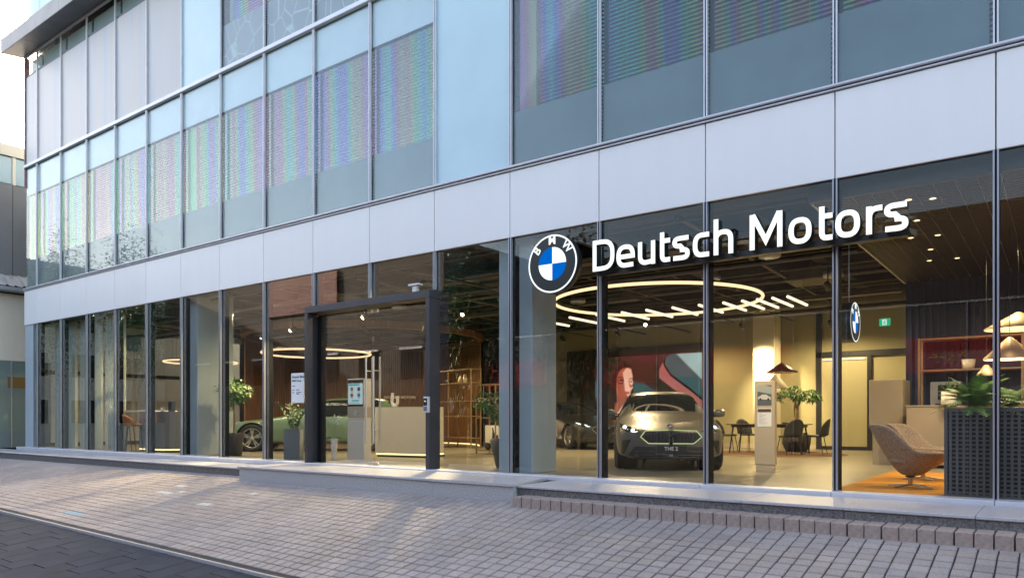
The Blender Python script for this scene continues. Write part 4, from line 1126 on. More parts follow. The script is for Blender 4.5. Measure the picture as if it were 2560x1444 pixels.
    # window trim strips and cabin floor dark inside, wheel liners, wheels
    for s in (1, -1):
        for y in yw:
            MB().lathe([(ra+.004, 0), (ra+.006, .22)], 28, (s*hw*.70-(.11 if s > 0 else .11), y, wr), axis='x').build('wheel_arch', M['plastic_black'], root)
            wx = s*(hw-.115)
            wo = MB()
            k = s
            prof = [(wr-.11, -.10*k), (wr-.03, -.112*k), (wr, -.085*k), (wr+.002, 0), (wr, .085*k), (wr-.03, .112*k), (wr-.095, .10*k), (wr-.105, .085*k)]
            ty = wo.lathe(prof, 36, axis='x').build('tyre', M['tyre'], None)
            wheel = bpy.data.objects.new('wheel', None); COL.objects.link(wheel); wheel.parent = root; wheel.location = (wx, y, wr)
            ty.parent = wheel
            rm = MB(); r_ = wr-.10
            rm.lathe([(r_, -.08*k), (r_+.002, .085*k), (r_+.010, .10*k), (r_-.015, .095*k), (r_-.02, .07*k), (r_-.02, -.08*k)], 36, axis='x')
            rm.lathe([(0, .07*k), (.055, .07*k), (.065, .05*k), (.065, .0)], 20, axis='x')
            for q in range(5):
                a = 2*math.pi*q/5+.3
                for da in (-.16, .16):
                    c1 = Vector((.075*k, (r_-.01)*math.cos(a+da), (r_-.01)*math.sin(a+da))); c0_ = Vector((.055*k, .05*math.cos(a), .05*math.sin(a)))
                    t = Vector((0, -math.sin(a), math.cos(a)))*.020; d = Vector((-.035*k, 0, 0))
                    V = [c0_-t, c0_+t, c1+t, c1-t]
                    rm.add(V+[v+d for v in V], [(0, 1, 2, 3), (4, 7, 6, 5), (0, 4, 5, 1), (1, 5, 6, 2), (2, 6, 7, 3), (3, 7, 4, 0)])
            rm.build('rim', M['rim'], wheel)
            MB().lathe([(0, -.02*k), (r_*.72, -.02*k), (r_*.72, 0)], 28, axis='x').build('brake_disc', M['steel'], wheel)
            MB().lathe([(0, -.07*k), (r_, -.07*k)], 20, axis='x').build('inner_dish', M['plastic_black'], wheel)
    # mirrors
    for s in (1, -1):
        mr = MB(); ym = c0+.22; zm = sh+.235
        mr.add(*blob((s*(hw+.10), ym, zm), (.115, .075, .075)), 0, True)
        mr.add(*blob((s*(hw+.0), ym+.01, zm-.055), (.09, .03, .02)), 1, True)
        mr.build('door_mirror', [paint, M['plastic_black']], root)
    return bvh, dict(yf=yf, c0=c0, h0=h0, sh=sh, hw=hw, yw=yw)
def blob(c, r, nu=12, nv=8, e=.75):
    vs = []; fs = []
    def p(v): return math.copysign(abs(v)**e, v)
    for i in range(nv+1):
        t = math.pi*i/nv-math.pi/2
        for j in range(nu):
            a = 2*math.pi*j/nu
            vs.append((c[0]+r[0]*p(math.cos(t))*p(math.cos(a)), c[1]+r[1]*p(math.cos(t))*p(math.sin(a)), c[2]+r[2]*p(math.sin(t))))
    for i in range(nv):
        for j in range(nu): fs.append((i*nu+j, i*nu+(j+1) % nu, (i+1)*nu+(j+1) % nu, (i+1)*nu+j))
    return vs, fs
def front_decal(name, m, root, bvh, pts, off=.006, cell=.05, depth=None):
    """a panel cut to a front view outline (x, z) that lies on the car nose"""
    bm = bmesh.new(); f = bm.faces.new([bm.verts.new((x, 0, z)) for x, z in pts])
    bmesh.ops.triangulate(bm, faces=[f])
    for it in range(3):
        es = [e for e in bm.edges if e.calc_length() > cell]
        if not es: break
        bmesh.ops.subdivide_edges(bm, edges=es, cuts=1); bmesh.ops.triangulate(bm, faces=bm.faces[:])
    vs = []
    for v in bm.verts:
        hit = bvh.ray_cast(Vector((v.co.x, -6, v.co.z)), Vector((0, 1, 0)))
        y = hit[0].y if hit[0] else -2.0
        vs.append((v.co.x, min(y, -.9)-off, v.co.z))
    bm.verts.index_update(); fs = [tuple(v.index for v in f.verts) for f in bm.faces]; bm.free()
    return MB().add(vs, fs, 0, True).build(name, m, root)
def front_line(name, m, root, bvh, pts, r, off=.008, closed=True, sub=6):
    P = []
    n = len(pts)
    for i in range(n if closed else n-1):
        a, b = pts[i], pts[(i+1) % n]
        for k in range(sub): P.append((a[0]+(b[0]-a[0])*k/sub, a[1]+(b[1]-a[1])*k/sub))
    if not closed: P.append(pts[-1])
    V = []
    for x, z in P:
        hit = bvh.ray_cast(Vector((x, -6, z)), Vector((0, 1, 0))); y = hit[0].y if hit[0] else -2.0
        V.append((x, y-off, z))
    return MB().tube(V, r, 8, closed=closed).build(name, m, root)
def mir(pts): return [(-x, z) for x, z in pts][::-1]

def dress_front(root, bvh, I, glow, tail):
    G = [(-.50, .575), (-.42, .675), (-.04, .685), (.04, .685), (.42, .675), (.50, .575), (.37, .465), (-.37, .465)]
    front_decal('grille', M['plastic_black'], root, bvh, G, .004)
    gb = MB()
    for i in range(17):
        x = -.43+.86*i/16
        if abs(x) < .04: continue
        zt = .665 if abs(x) < .40 else .62; zl = .475 if abs(x) < .36 else .52
        hit = bvh.ray_cast(Vector((x, -6, .57)), Vector((0, 1, 0))); y = hit[0].y if hit[0] else -2.2
        gb.box(x-.007, x+.007, y-.020, y+.03, zl, zt)
    gb.build('grille_bars', M['letter_side'], root)
    if glow:
        front_line('grille_outline', M['e_grille'], root, bvh, [(-.035, .465), (-.37, .465), (-.50, .575), (-.42, .675), (-.035, .688)], .0085, .014, False)
        front_line('grille_outline', M['e_grille'], root, bvh, [(.035, .465), (.37, .465), (.50, .575), (.42, .675), (.035, .688)], .0085, .014, False)
    else: front_line('grille_outline', M['chrome'], root, bvh, G, .010, .012)
    front_decal('lower_intake', M['plastic_black'], root, bvh, [(-.60, .41), (.60, .41), (.70, .26), (.66, .205), (-.66, .205), (-.70, .26)], .005)
    for z in (.33, .27, .235): front_line('intake_blade', M['pot_dark'], root, bvh, [(-.60, z), (.60, z)], .008, .012, False, 20)
    front_line('lip', M['plastic_black'], root, bvh, [(-.72, .215), (.72, .215)], .016, .01, False, 24)
    for s in (1, -1):
        k = (lambda p: p) if s > 0 else mir
        front_decal('side_intake', M['plastic_black'], root, bvh, k([(.66, .53), (.80, .51), (.825, .30), (.78, .27), (.74, .36)]), .005)
        hl = front_decal('headlight', M['carglass'], root, bvh, k([(.50, .675), (.60, .645), (.74, .66), (.825, .72), (.845, .80), (.76, .775), (.62, .725)]), .006, .03)
        for (cx_, cz_, r_) in ((.625, .690, .025), (.755, .738, .028)):
            front_decal('lamp_glow', M['e_head'], hl, bvh, k([(cx_+r_*1.3*math.cos(t), cz_+r_*math.sin(t)) for t in [2*math.pi*q/10 for q in range(10)]]), .013, .02)
        front_line('running_light', M['e_head'], hl, bvh, k([(.55, .665), (.60, .655), (.66, .665)]), .006, .012, False)
    y0 = bvh.ray_cast(Vector((.03, -6, .38)), Vector((0, 1, 0)))[0].y
    bx('plate', M['plastic_black'], -.26, .26, y0-.025, y0-.012, .335, .43, root, .003)
    return y0
# bronze grey car facing the street
cA = thing('parked_car', 'bronze grey saloon car facing the street with a glowing grille outline', 'car', (-6.34, 3.98, 0), 0)
cA.rotation_euler = (0, 0, R(29))
paintA = car_paint('bronze_grey_paint', (.105, .098, .09), .36, .2)
bvhA, IA = make_car(cA, 4.52, 1.85, 1.44, paintA, 2.67, .335)
yA = dress_front(cA, bvhA, IA, True, 0)
text('plate_lettering', 'THE 2', .085, M['white'], cA, (0, yA-.027, .352), bold=.001)
zbad = .745; hit = bvhA.ray_cast(Vector((.02, -6, zbad)), Vector((0, 1, 0)))
bd = bpy.data.objects.new('badge', None); COL.objects.link(bd); bd.parent = cA; bd.location = (0, (hit[0].y if hit[0] else -2.1)-.012, zbad); bd.rotation_euler = (R(-35), 0, 0)
MB().lathe([(0, 0), (.042, 0), (.042, .012)], 24, axis='y').build('badge_disc', M['letter_side'], bd)
q = MB()
for a0, mi in ((0, 0), (90, 1), (180, 0), (270, 1)):
    pts = [(0, 0)]+[(.027*math.cos(R(a0+9*i)), .027*math.sin(R(a0+9*i))) for i in range(11)]
    q.add([(x, -.0015, z) for x, z in pts], [tuple(range(12))], mi)
q.build('badge_quarters', [M['white'], mat('badge_blue', (.02, .16, .6), .3)], bd)
MB().lathe([(.040, -.001), (.046, -.001), (.046, .01)], 24, axis='y').build('badge_ring', M['chrome'], bd)
text('small_emblem', 'M', .07, M['alu'], cA, (0, yA-.028, .245), bold=.002)
# seats behind the windscreen are dark, body coloured bonnet creases catch the tube lights
# dark grey car behind
cB = thing('parked_car', 'dark grey saloon car half hidden behind the column, lit headlights', 'car', (-12.26, 10.2, 0), 0)
cB.rotation_euler = (0, 0, R(57))
paintB = car_paint('dark_grey_paint', (.022, .024, .025), .3, .15)
bvhB, IB = make_car(cB, 4.71, 1.82, 1.44, paintB, 2.85, .335)
dress_front(cB, bvhB, IB, False, 0)
# green car in profile
cC = thing('parked_car', 'sage green estate car seen from its side behind the entrance doors', 'car', (-16.74, 4.02, 0), 0)
cC.rotation_euler = (0, 0, R(-48.8))
paintC = car_paint('sage_green_paint', (.14, .225, .145), .35, .15)
bvhC, IC = make_car(cC, 5.0, 1.88, 1.47, paintC, 2.99, .36, suv=.6, rear=.74, deck=.93, front_oh=.88)
dress_front(cC, bvhC, IC, False, 0)
# ---------------------------------------------------------------- plants
def leaf_quads(q, p, d, ln, wd, rr, bend=.25, mi=0):
    """one leaf: folded, pointed, 6 vertices"""
    d = d.normalized(); s = d.cross(Vector((0, 0, 1)))
    if s.length < .1: s = Vector((1, 0, 0))
    s.normalize(); s = (s+Vector((rr.uniform(-.5, .5), rr.uniform(-.5, .5), rr.uniform(-.5, .5)))).normalized()
    u = s.cross(d).normalized()
    m = p+d*ln*.5; t = p+d*ln-Vector((0, 0, ln*bend))
    vs = [p, m+s*wd/2+u*wd*.12, m-Vector((0, 0, ln*bend*.25)), m-s*wd/2+u*wd*.12, t]
    q.add(vs, [(0, 1, 2), (0, 2, 3), (1, 4, 2), (2, 4, 3)], mi)
def crown(name, m, root, c, r, n, ln, wd, seed, hollow=.35, flat=1., down=.3):
    rr = random.Random(seed); q = MB()
    cl = [Vector((rr.gauss(0, 1), rr.gauss(0, 1), rr.gauss(0, 1))).normalized()*rr.uniform(hollow, 1) for _ in range(max(8, n//22))]
    for i in range(n):
        o = cl[i % len(cl)]+Vector((rr.gauss(0, .16), rr.gauss(0, .16), rr.gauss(0, .16)))
        p = Vector((c[0]+o.x*r, c[1]+o.y*r, c[2]+o.z*r*flat))
        d = (o+Vector((rr.uniform(-.8, .8), rr.uniform(-.8, .8), rr.uniform(-.9, .5)-down)))
        leaf_quads(q, p, d, ln*rr.uniform(.7, 1.25), wd*rr.uniform(.7, 1.2), rr)
    return q.build(name, m, root)
def taper_pot(root, r0, r1, h, m, n=32):
    MB().lathe([(0, 0), (r0*.92, 0), (r0, .01), (r1, h-.01), (r1-.005, h), (r1-.02, h), (r1-.03, h-.05)], n).build('pot', m, root)
    MB().lathe([(0, h-.05), (r1-.03, h-.05)], n).build('soil', M['soil'], root)
t = thing('potted_tree', 'round headed green tree on a bare pale stem in a dark tapered pot', 'potted tree', (-15.78, .72, 0))
taper_pot(t, .17, .235, .54, M['pot_dark'])
for dx in (-.012, .014): MB().tube([(dx, 0, .48), (dx*2, .01, .9), (-dx, -.01, 1.15), (dx*2, 0, 1.5)], .017, 8, r2=.012).build('trunk', M['trunk'], t)
crown('crown', M['leaf'], t, (0, 0, 1.50), .33, 900, .10, .045, 11, .3, .88)
t = thing('potted_plant', 'dark green upright plant in a tall square blue grey planter left of the entrance', 'potted plant', (-13.08, .38, 0), R(38))
MB().prism([(-.165, -.165), (.165, -.165), (.165, .165), (-.165, .165)], 0, .66).build('planter', M['pot_grey'], t)
bx('soil', M['soil'], -.15, .15, -.15, .15, .655, .662, t)
rr = random.Random(5); q = MB()
for i in range(13):
    a = rr.uniform(0, 6.28); tl = rr.uniform(.14, .34); h = rr.uniform(.38, .60)
    P = [Vector((.07*math.cos(a)+tl*math.cos(a)*k*k*1.1, .07*math.sin(a)+tl*math.sin(a)*k*k*1.1, .64+h*k)) for k in [i2/7 for i2 in range(8)]]
    q.tube(P, .009, 5, r2=.003)
    for k in range(1, 8):
        for s in (-1, 1):
            d = (P[k]-P[k-1]).normalized(); sd_ = d.cross(Vector((math.cos(a+1.57), math.sin(a+1.57), 0)))
            side = Vector((-math.sin(a), math.cos(a), 0))*s
            leaf_quads(q, P[k], side*.8+d*.8, rr.uniform(.085, .12), .042, rr, .05)
q.build('stems', M['leaf_dark'], t)
t = thing('orchid', 'white flowered orchid in a slim pale pot just inside the entrance doors', 'orchid', (-12.47, .95, 0))
taper_pot(t, .05, .075, .46, M['pot_white'], 20)
q = MB()
for s in (-1, 1): q.tube([(0, 0, .43), (.02*s, 0, .62), (.05*s, .01, .82), (.11*s+.03, .02, .93)], .004, 5)
q.build('stem', M['leaf_dark'], t)
q = MB(); rr = random.Random(2)
for i in range(8):
    c = Vector((.03+(.05+.011*i)*(1 if i % 2 else -.2), rr.uniform(-.03, .03), .80+.024*i-.05*(i % 2)))
    for k in range(5):
        a = 2*math.pi*k/5; q.add([c, c+Vector((.022*math.cos(a-.5), -.004, .022*math.sin(a-.5))), c+Vector((.036*math.cos(a), -.008, .036*math.sin(a))), c+Vector((.022*math.cos(a+.5), -.004, .022*math.sin(a+.5)))], [(0, 1, 2, 3)])
q.build('flowers', M['white'], t)
q = MB()
for i in range(6): leaf_quads(q, Vector((0, 0, .45)), Vector((math.cos(i*1.1), math.sin(i*1.1), .35)), .24, .055, rr, .4)
q.build('leaves', M['leaf_dark'], t)
t = thing('trailing_plant', 'leafy arching shrub in a dark pot beside the big blue grey column', 'potted plant', (-7.95, 1.05, 0))
MB().lathe([(0, 0), (.17, 0), (.19, .02), (.30, .5), (.28, .52), (.26, .48)], 28).build('pot', M['pot_dark'], t)
q = MB(); rr = random.Random(9)
br_ = MB()
for i in range(16):
    a = rr.uniform(2.2, 4.9) if i < 11 else rr.uniform(0, 6.28); l = rr.uniform(.35, .62); h = rr.uniform(.8, 1.15)
    P = [Vector((l*math.cos(a)*k, l*math.sin(a)*k, .45+h*(1.65*k-.85*k*k))) for k in [j/8 for j in range(9)]]
    br_.tube(P, .008, 5, r2=.003)
    for k in range(3, 9):
        for s in range(4): leaf_quads(q, P[k]+Vector((rr.gauss(0, .02), rr.gauss(0, .02), rr.gauss(0, .02))), Vector((math.cos(a)+rr.gauss(0, .8), math.sin(a)+rr.gauss(0, .8), rr.gauss(-.2, .5))), .10, .042, rr)
br_.build('branches', M['trunk'], t); q.build('leaves', M['leaf'], t)
t = thing('potted_tree', 'broad leaved money tree with a braided trunk behind the meeting table', 'potted tree', (-5.72, 10.9, 0))
MB().lathe([(0, 0), (.26, 0), (.36, .22), (.34, .42), (.28, .5), (.26, .46)], 28).build('pot', M['pot_dark'], t)
MB().lathe([(0, .45), (.27, .45)], 24).build('soil', M['soil'], t)
for k in range(3): MB().tube([(.05*math.cos(k*2.1+z*5), .05*math.sin(k*2.1+z*5), .4+z) for z in [i/12*1.0 for i in range(13)]], .032, 7, r2=.022).build('trunk', M['trunk'], t)
q = MB(); rr = random.Random(21)
for i in range(46):
    d = Vector((rr.gauss(0, 1), rr.gauss(0, 1), rr.uniform(-.1, 1.0))).normalized(); tip = Vector((0, 0, 1.4))+Vector((d.x*.50, d.y*.50, d.z*.36))
    q.tube([(0, 0, 1.36), tip*.5+Vector((0, 0, .76)), tip], .005, 4, r2=.003)
    for k in range(6):
        a = 2*math.pi*k/6; leaf_quads(q, tip, Vector((math.cos(a)+d.x*.6, math.sin(a)+d.y*.6, -.35)), rr.uniform(.15, .22), .06, rr, .25)
q.build('leaves', M['leaf'], t)
def fern(lab, loc, n, ln, seed):
    t = thing('fern', lab, 'fern', loc, 0, 'ferns growing in the lattice planter'); rr = random.Random(seed); q = MB()
    for i in range(n):
        a = 2*math.pi*i*.618+rr.uniform(-.2, .2); L_ = ln*rr.uniform(.7, 1.1); el = R(rr.uniform(22, 84)); out = math.cos(el)
        P = [Vector((L_*math.cos(a)*(out*k+.22*k*k), L_*math.sin(a)*(out*k+.22*k*k), L_*(math.sin(el)*k*1.05-.42*k*k*(.6+out)))) for k in [j/18 for j in range(19)]]
        q.tube(P, .0035, 4, r2=.0015)
        for k in range(2, 19):
            d = (P[k]-P[k-1]).normalized(); s = d.cross(Vector((0, 0, 1)))
            if s.length < .1: s = Vector((math.sin(a), -math.cos(a), 0))
            s.normalize()
            w = .105*math.sin(math.pi*min(1, (k+2.)/20.5))**.8*ln/.5
            for sg_ in (-1, 1):
                b0 = P[k]; tip = b0+s*sg_*w+d*w*.5-Vector((0, 0, w*.12)); e = d*L_*.021
                q.add([b0-e, b0+e, tip+e*.25, tip-e*.25], [(0, 1, 2, 3)])
    q.build('fronds', M['leaf_fern'], t)
fern('bushy bright green fern at the left end of the lattice planter', (-.80, .38, 1.0), 44, .52, 1)
fern('second green fern right of the mullion in the lattice planter', (-.12, .40, 1.0), 36, .44, 2)
fern('smaller fern tucked behind the bushy one in the planter', (-.48, .52, 1.0), 24, .36, 4)

# ---------------------------------------------------------------- lounge by the right hand window
t = thing('lattice_planter', 'long dark grey planter box with a woven lattice front behind the window', 'planter', (-1.09, .17, 0))
m_pl = mat('planter_grey', (.10, .10, .105), .5, nz=.08, nscale=3); m_pk = mat('planter_backing', (.022, .022, .024), .7)
LW = 3.2
bx('case', m_pk, .03, LW, .05, .42, .02, .96, t)
for nm, b in (('edge_post', (0, .035, 0, .44, 0, 1.0)), ('top_rail', (.036, LW, 0, .05, .955, 1.0)), ('top_rail', (.036, LW, .39, .44, .955, 1.0)), ('bottom_rail', (.036, LW, 0, .05, 0, .03))): bx(nm, m_pl, *b, t, .003)
q = MB(); h_ = MB()
nx = int((LW-.05)/.064)
for i in range(nx): q.box(.05+.064*i, .05+.064*i+.026, .006, .016, .03, .955)
for j in range(19): h_.box(.04, LW, .020, .028, .045+.0485*j, .045+.0485*j+.020)
tag(q.build('lattice_slats', m_pl, t), kind='stuff'); tag(h_.build('lattice_rails', m_pl, t), kind='stuff')
bx('soil', M['soil'], .04, LW, .06, .38, .955, .965, t)
# rug
MB().prism([(-2.28, .12), (3.0, .12), (3.0, 4.2), (-2.28, 4.2)], .001, .012).build('rug', M['rug']); tag(bpy.data.objects['rug'], 'bright orange rug on the showroom floor under the lounge chairs', 'rug')
def lounge_chair(label, loc, rz):
    t = thing('lounge_chair', label, 'armchair', loc, rz, 'shell lounge chairs on the orange rug')
    # shell: swept cup, opening towards +y local ; back at -y
    vs = []; fs = []; nu, nv = 40, 14
    for j in range(nv+1):
        v = j/nv
        for i in range(nu+1):
            a = -math.pi*1.0+2*math.pi*i/nu          # 0 = back
            back = .5+.5*math.cos(a); e_ = max(0, min(1, (math.cos(a)+.05)/.85)); e_ = e_*e_*(3-2*e_)
            top = .47-.03*(1-back)+.33*e_
            r = (.055+.345*(v**.68))*(1+.06*back*v)
            z = .15+(top-.15)*v**1.12
            x = r*math.sin(a)*1.02; y = -r*math.cos(a)*(1.08+.08*v*back)
            if a**2 > 4: y *= .95
            vs.append((x, y, z))
    for j in range(nv):
        for i in range(nu): fs.append((j*(nu+1)+i, j*(nu+1)+i+1, (j+1)*(nu+1)+i+1, (j+1)*(nu+1)+i))
    o = MB().add(vs, fs, 0, True).build('shell', M['fabric_tan'], t)
    md = o.modifiers.new('thick', 'SOLIDIFY'); md.thickness = .05; md.offset = -1
    md = o.modifiers.new('sub', 'SUBSURF'); md.levels = 1; md.render_levels = 1
    q = MB(); q.add(*blob((0, .03, .35), (.27, .29, .06), 24, 8, .8), 0, True); q.build('seat_cushion', M['fabric_tan'], t)
    MB().lathe([(0, .135), (.05, .135), (.06, .155)], 20).build('seat_plate', M['black_metal'], t)
    MB().lathe([(.03, .03), (.025, .14)], 14).build('pedestal', M['brass'], t)
    for k in range(4):
        a = R(45+90*k); MB().tube([(0, 0, .045), (.30*math.cos(a), .30*math.sin(a), .018)], .013, 6, r2=.008).build('foot', M['steel'], t)
lounge_chair('tan shell lounge chair nearest the window on the orange rug', (-1.57, 1.12, 0), R(-72))
lounge_chair('tan shell lounge chair behind the first one on the orange rug', (-1.62, 2.55, 0), R(-100))
# cabinets, shelf
t = thing('tall_cabinet', 'tall beige cabinet block standing at the end of the navy wall', 'cabinet', (-2.95, 6.1, 0))
bx('body', M['beige'], 0, .5, 0, .8, .0, .55, t); bx('upper_body', M['beige'], -.06, .52, -.02, .82, .75, 1.62, t, .01); bx('neck', M['beige'], .0, .5, .0, .8, .551, .749, t); bx('plinth', M['black_metal'], .04, .46, .02, .7, -.0, .0 + .001, t)
t = thing('low_counter', 'long low beige counter cabinet in front of the shelf unit', 'counter', (-2.30, 5.6, 0))
for i in range(5): bx('door', M['beige'], .01+.62*i, .62*(i+1), -.012, .0, .06, 1.08, t, .003)
bx('body', M['beige'], 0, 3.2, .001, .6, .05, 1.09, t); bx('worktop', mat('counter_top', (.40, .37, .32), .4), -.01, 3.2, -.02, .62, 1.091, 1.12, t)
t = thing('coffee_machine', 'grey coffee machine standing on the low beige counter', 'machine', (-1.70, 5.82, 1.12))
bx('body', M['alu'], -.24, .24, -.02, .2, .0, .42, t, .01); bx('front', M['plastic_black'], -.12, .20, -.03, -.021, .1, .36, t); bx('drip_tray', M['black_metal'], -.15, .2, -.12, -.03, 0, .03, t)
t = thing('potted_plant', 'small spiky plant in a white pot on the low counter', 'potted plant', (-1.62, 5.55, 1.12))
MB().lathe([(0, 0), (.12, 0), (.125, .02), (.12, .24), (.105, .22)], 24).build('pot', M['pot_white'], t)
q = MB(); rr = random.Random(8)
for i in range(16): leaf_quads(q, Vector((0, 0, .2)), Vector((rr.gauss(0, .5), rr.gauss(0, .5), 1)), rr.uniform(.18, .32), .035, rr, .1)
q.build('leaves', M['leaf_dark'], t)
t = thing('shelf_unit', 'open shelf unit of slim tan posts against the navy wall', 'shelf', (-2.25, 6.75, 0))
m_sh = mat('tan_tube', (.34, .23, .17), .45)
for x in (0, 1.65, 3.1): 
    for y in (0, .36): bx('post', m_sh, x-.02, x+.02, y-.02, y+.02, 0, 2.42, t)
for z in (1.12, 1.80, 2.40):
    for x0, x1 in ((.021, 1.629), (1.671, 3.079)):
        bx('shelf_board', m_sh, x0, x1, -.018, .378, z-.015, z+.015, t)
bx('shelf_board', m_sh, 1.671, 3.079, -.018, .378, 1.42, 1.45, t)
t = thing('potted_plant', 'trailing plant in a pale cup standing on the middle shelf', 'potted plant', (-1.45, 6.9, 1.815))
MB().lathe([(0, 0), (.10, 0), (.12, .18), (.10, .17)], 20).build('pot', M['pot_white'], t)
q = MB()
for i in range(30): leaf_quads(q, Vector((-.02*i+rr.gauss(0, .02), rr.gauss(0, .03), .22+rr.gauss(0, .03)+.05*math.sin(i*.3))), Vector((rr.gauss(-.3, .6), rr.gauss(0, .6), rr.gauss(.3, .5))), .11, .04, rr)
q.build('leaves', M['leaf'], t)
t = thing('storage_box', 'pale storage box on the lower right shelf', 'box', (-.0, 6.85, 1.452)); bx('carton', M['beige'], -.02, .45, -.1, .2, 0, .30, t, .005); bx('lid', M['cream'], -.03, .46, -.11, .21, .301, .33, t, .004)

# ---------------------------------------------------------------- meeting table
t = thing('meeting_table', 'dark rectangular meeting table with slim black legs', 'table', (-6.0, 9.5, 0), R(2))
bx('tabletop', mat('dark_oak', (.05, .035, .025), .4, nz=.3, stretch=(1, 12, 1)), -.95, .95, -.45, .45, .72, .745, t, .006)
bx('apron', M['black_metal'], -.85, .85, -.36, .36, .66, .719, t)
for x in (-1, 1):
    for y in (-1, 1): MB().tube([(x*.80, y*.34, .70), (x*.88, y*.40, 0)], .024, 8, r2=.016).build('leg', M['black_metal'], t)
mg = thing('telephone', 'small black conference phone lying on the meeting table', 'phone', (-5.55, 9.35, .746)); MB().lathe([(0, 0), (.09, 0), (.08, .03), (.03, .05), (0, .05)], 16).build('body', M['plastic_black'], mg); bx('keypad', M['pot_grey'], -.03, .03, -.05, .0, .042, .052, mg)
tg = MB().lathe([(0, .003), (1.75, .003), (1.76, 0)], 64).build('round_rug', M['rug_brown'], None, (-5.9, 9.4, .001)); tag(tg, 'round brown rug under the meeting table and its chairs', 'rug')
def dining_chair(label, loc, rz):
    t = thing('dining_chair', label, 'chair', loc, rz, 'black shell chairs round the meeting table')
    q = MB(); q.add(*blob((0, 0, .455), (.235, .23, .03), 20, 6, .7), 0, True); q.build('seat', M['fabric_dark'], t)
    vs = []; fs = []; nu, nv = 18, 8
    for j in range(nv+1):
        for i in range(nu+1):
            a = -1.15+2.3*i/nu; v = j/nv; hh = .40*(1-.55*(abs(a)/1.15)**2.2)
            vs.append((.255*math.sin(a)*(1+.04*v), .03+.235*math.cos(a)+.05*v, .47+hh*v))
    for j in range(nv):
        for i in range(nu): fs.append((j*(nu+1)+i, j*(nu+1)+i+1, (j+1)*(nu+1)+i+1, (j+1)*(nu+1)+i))
    o = MB().add(vs, fs, 0, True).build('backrest', M['fabric_dark'], t); md = o.modifiers.new('t', 'SOLIDIFY'); md.thickness = .022
    for sx_ in (-1, 1):
        for sy_ in (-1, 1): MB().tube([(sx_*.15, sy_*.15, .44), (sx_*.22, sy_*.22, 0)], .011, 6, r2=.008).build('leg', M['black_metal'], t)
dining_chair('black shell chair at the left end of the meeting table', (-6.98, 9.25, 0), R(95))
dining_chair('black shell chair behind the left one at the meeting table', (-6.75, 10.2, 0), R(60))
dining_chair('black shell chair with its round back to the window right of the info post', (-5.28, 8.75, 0), R(-130))
dining_chair('black shell chair at the far right end of the meeting table', (-4.88, 9.55, 0), R(-90))

# ---------------------------------------------------------------- information posts
t = thing('info_post', 'slim beige information post with two posters beside the bronze grey car', 'display stand', (-4.14, 2.86, 0))
bx('post', M['beige'], 0, .33, 0, .12, .12, 1.50, t, .006); bx('foot', M['beige'], .02, .31, .01, .11, 0, .119, t); bx('floor_plate', M['steel'], -.02, .36, -.06, .2, 0, .008, t)
ps = bx('poster', mat('poster_dusk', (.10, .11, .13), .4), .05, .28, -.006, -.001, 1.10, 1.43, t)
q = MB(); q.add([(.05, -.0075, 1.33), (.28, -.0075, 1.28), (.28, -.0075, 1.40), (.17, -.0075, 1.43), (.05, -.0075, 1.43)], [(0, 1, 2, 3, 4)]); q.build('poster_sky', mat('poster_sky_print', (.33, .38, .38), .5), ps)
q = MB(); q.add([(.06, -.009, 1.20), (.27, -.009, 1.19), (.27, -.009, 1.235), (.235, -.009, 1.245), (.20, -.009, 1.275), (.13, -.009, 1.28), (.09, -.009, 1.25), (.06, -.009, 1.24)], [tuple(range(8))]); q.build('poster_car', mat('poster_car_print', (.55, .56, .56), .5), ps)
q = MB()
for cx_ in (.10, .23): q.add([(cx_+.018*math.cos(a), -.0095, 1.20+.018*math.sin(a)) for a in [k*.52 for k in range(12)]], [tuple(range(12))])
q.build('poster_wheels', M['ink'], ps)
ps2 = bx('price_sheet', M['paper'], .05, .28, -.006, -.001, .75, 1.05, t)
bx('photo_strip', M['poster'] if 'poster' in M else mat('strip_print', (.09, .05, .05), .5), .055, .275, -.008, -.0065, .985, 1.04, ps2)
q = MB()
for i in range(9): q.box(.07, .07+.05+.10*((i*37) % 10)/10, -.0075, -.0065, .96-.021*i, .964-.021*i)
q.build('print_lines', M['pot_grey'], ps2)
t = thing('info_kiosk', 'pale self service kiosk with a lit screen standing behind the entrance doors', 'kiosk', (-12.20, 1.08, 0), R(4))
m_k = mat('kiosk_beige', (.70, .66, .60), .5)
bx('body', m_k, 0, .48, 0, .22, 0, .82, t, .006); bx('panel', M['beige'], .0, .48, .0, .22, .90, 1.12, t, .004); bx('head', m_k, 0, .48, 0, .22, 1.121, 1.72, t, .008); bx('shelf', m_k, 0, .48, .02, .22, .821, .899, t)
sc = bx('screen', emit('kiosk_screen', (.62, .80, .84), .15), .03, .45, -.008, -.001, 1.18, 1.62, t); bx('bezel', M['plastic_black'], .02, .46, -.006, .001, 1.135, 1.69, t)
bx('banner', emit('kiosk_teal', (.05, .45, .52), .13), .04, .36, -.0105, -.009, 1.575, 1.605, sc); bx('button', emit('kiosk_button', (.05, .45, .52), .13), .14, .34, -.0105, -.009, 1.24, 1.27, sc)
for x, z, c in ((.14, 1.50, (.35, .22, .12)), (.34, 1.50, (.06, .10, .12)), (.14, 1.37, (.40, .08, .08)), (.34, 1.37, (.10, .22, .35))):
    q = MB(); q.add([(x+.045*math.cos(a), -.0105, z+.045*math.sin(a)) for a in [k*.3927 for k in range(16)]], [tuple(range(16))]); q.build('picture_button', emit('kiosk_pic', c, .13), sc)
q = MB()
for x, z, l in ((.11, 1.435, .07), (.31, 1.435, .07), (.11, 1.305, .07), (.31, 1.305, .07), (.06, 1.20, .3)): q.box(x, x+l, -.0105, -.009, z, z+.008)
q.build('caption', M['ink'], sc)
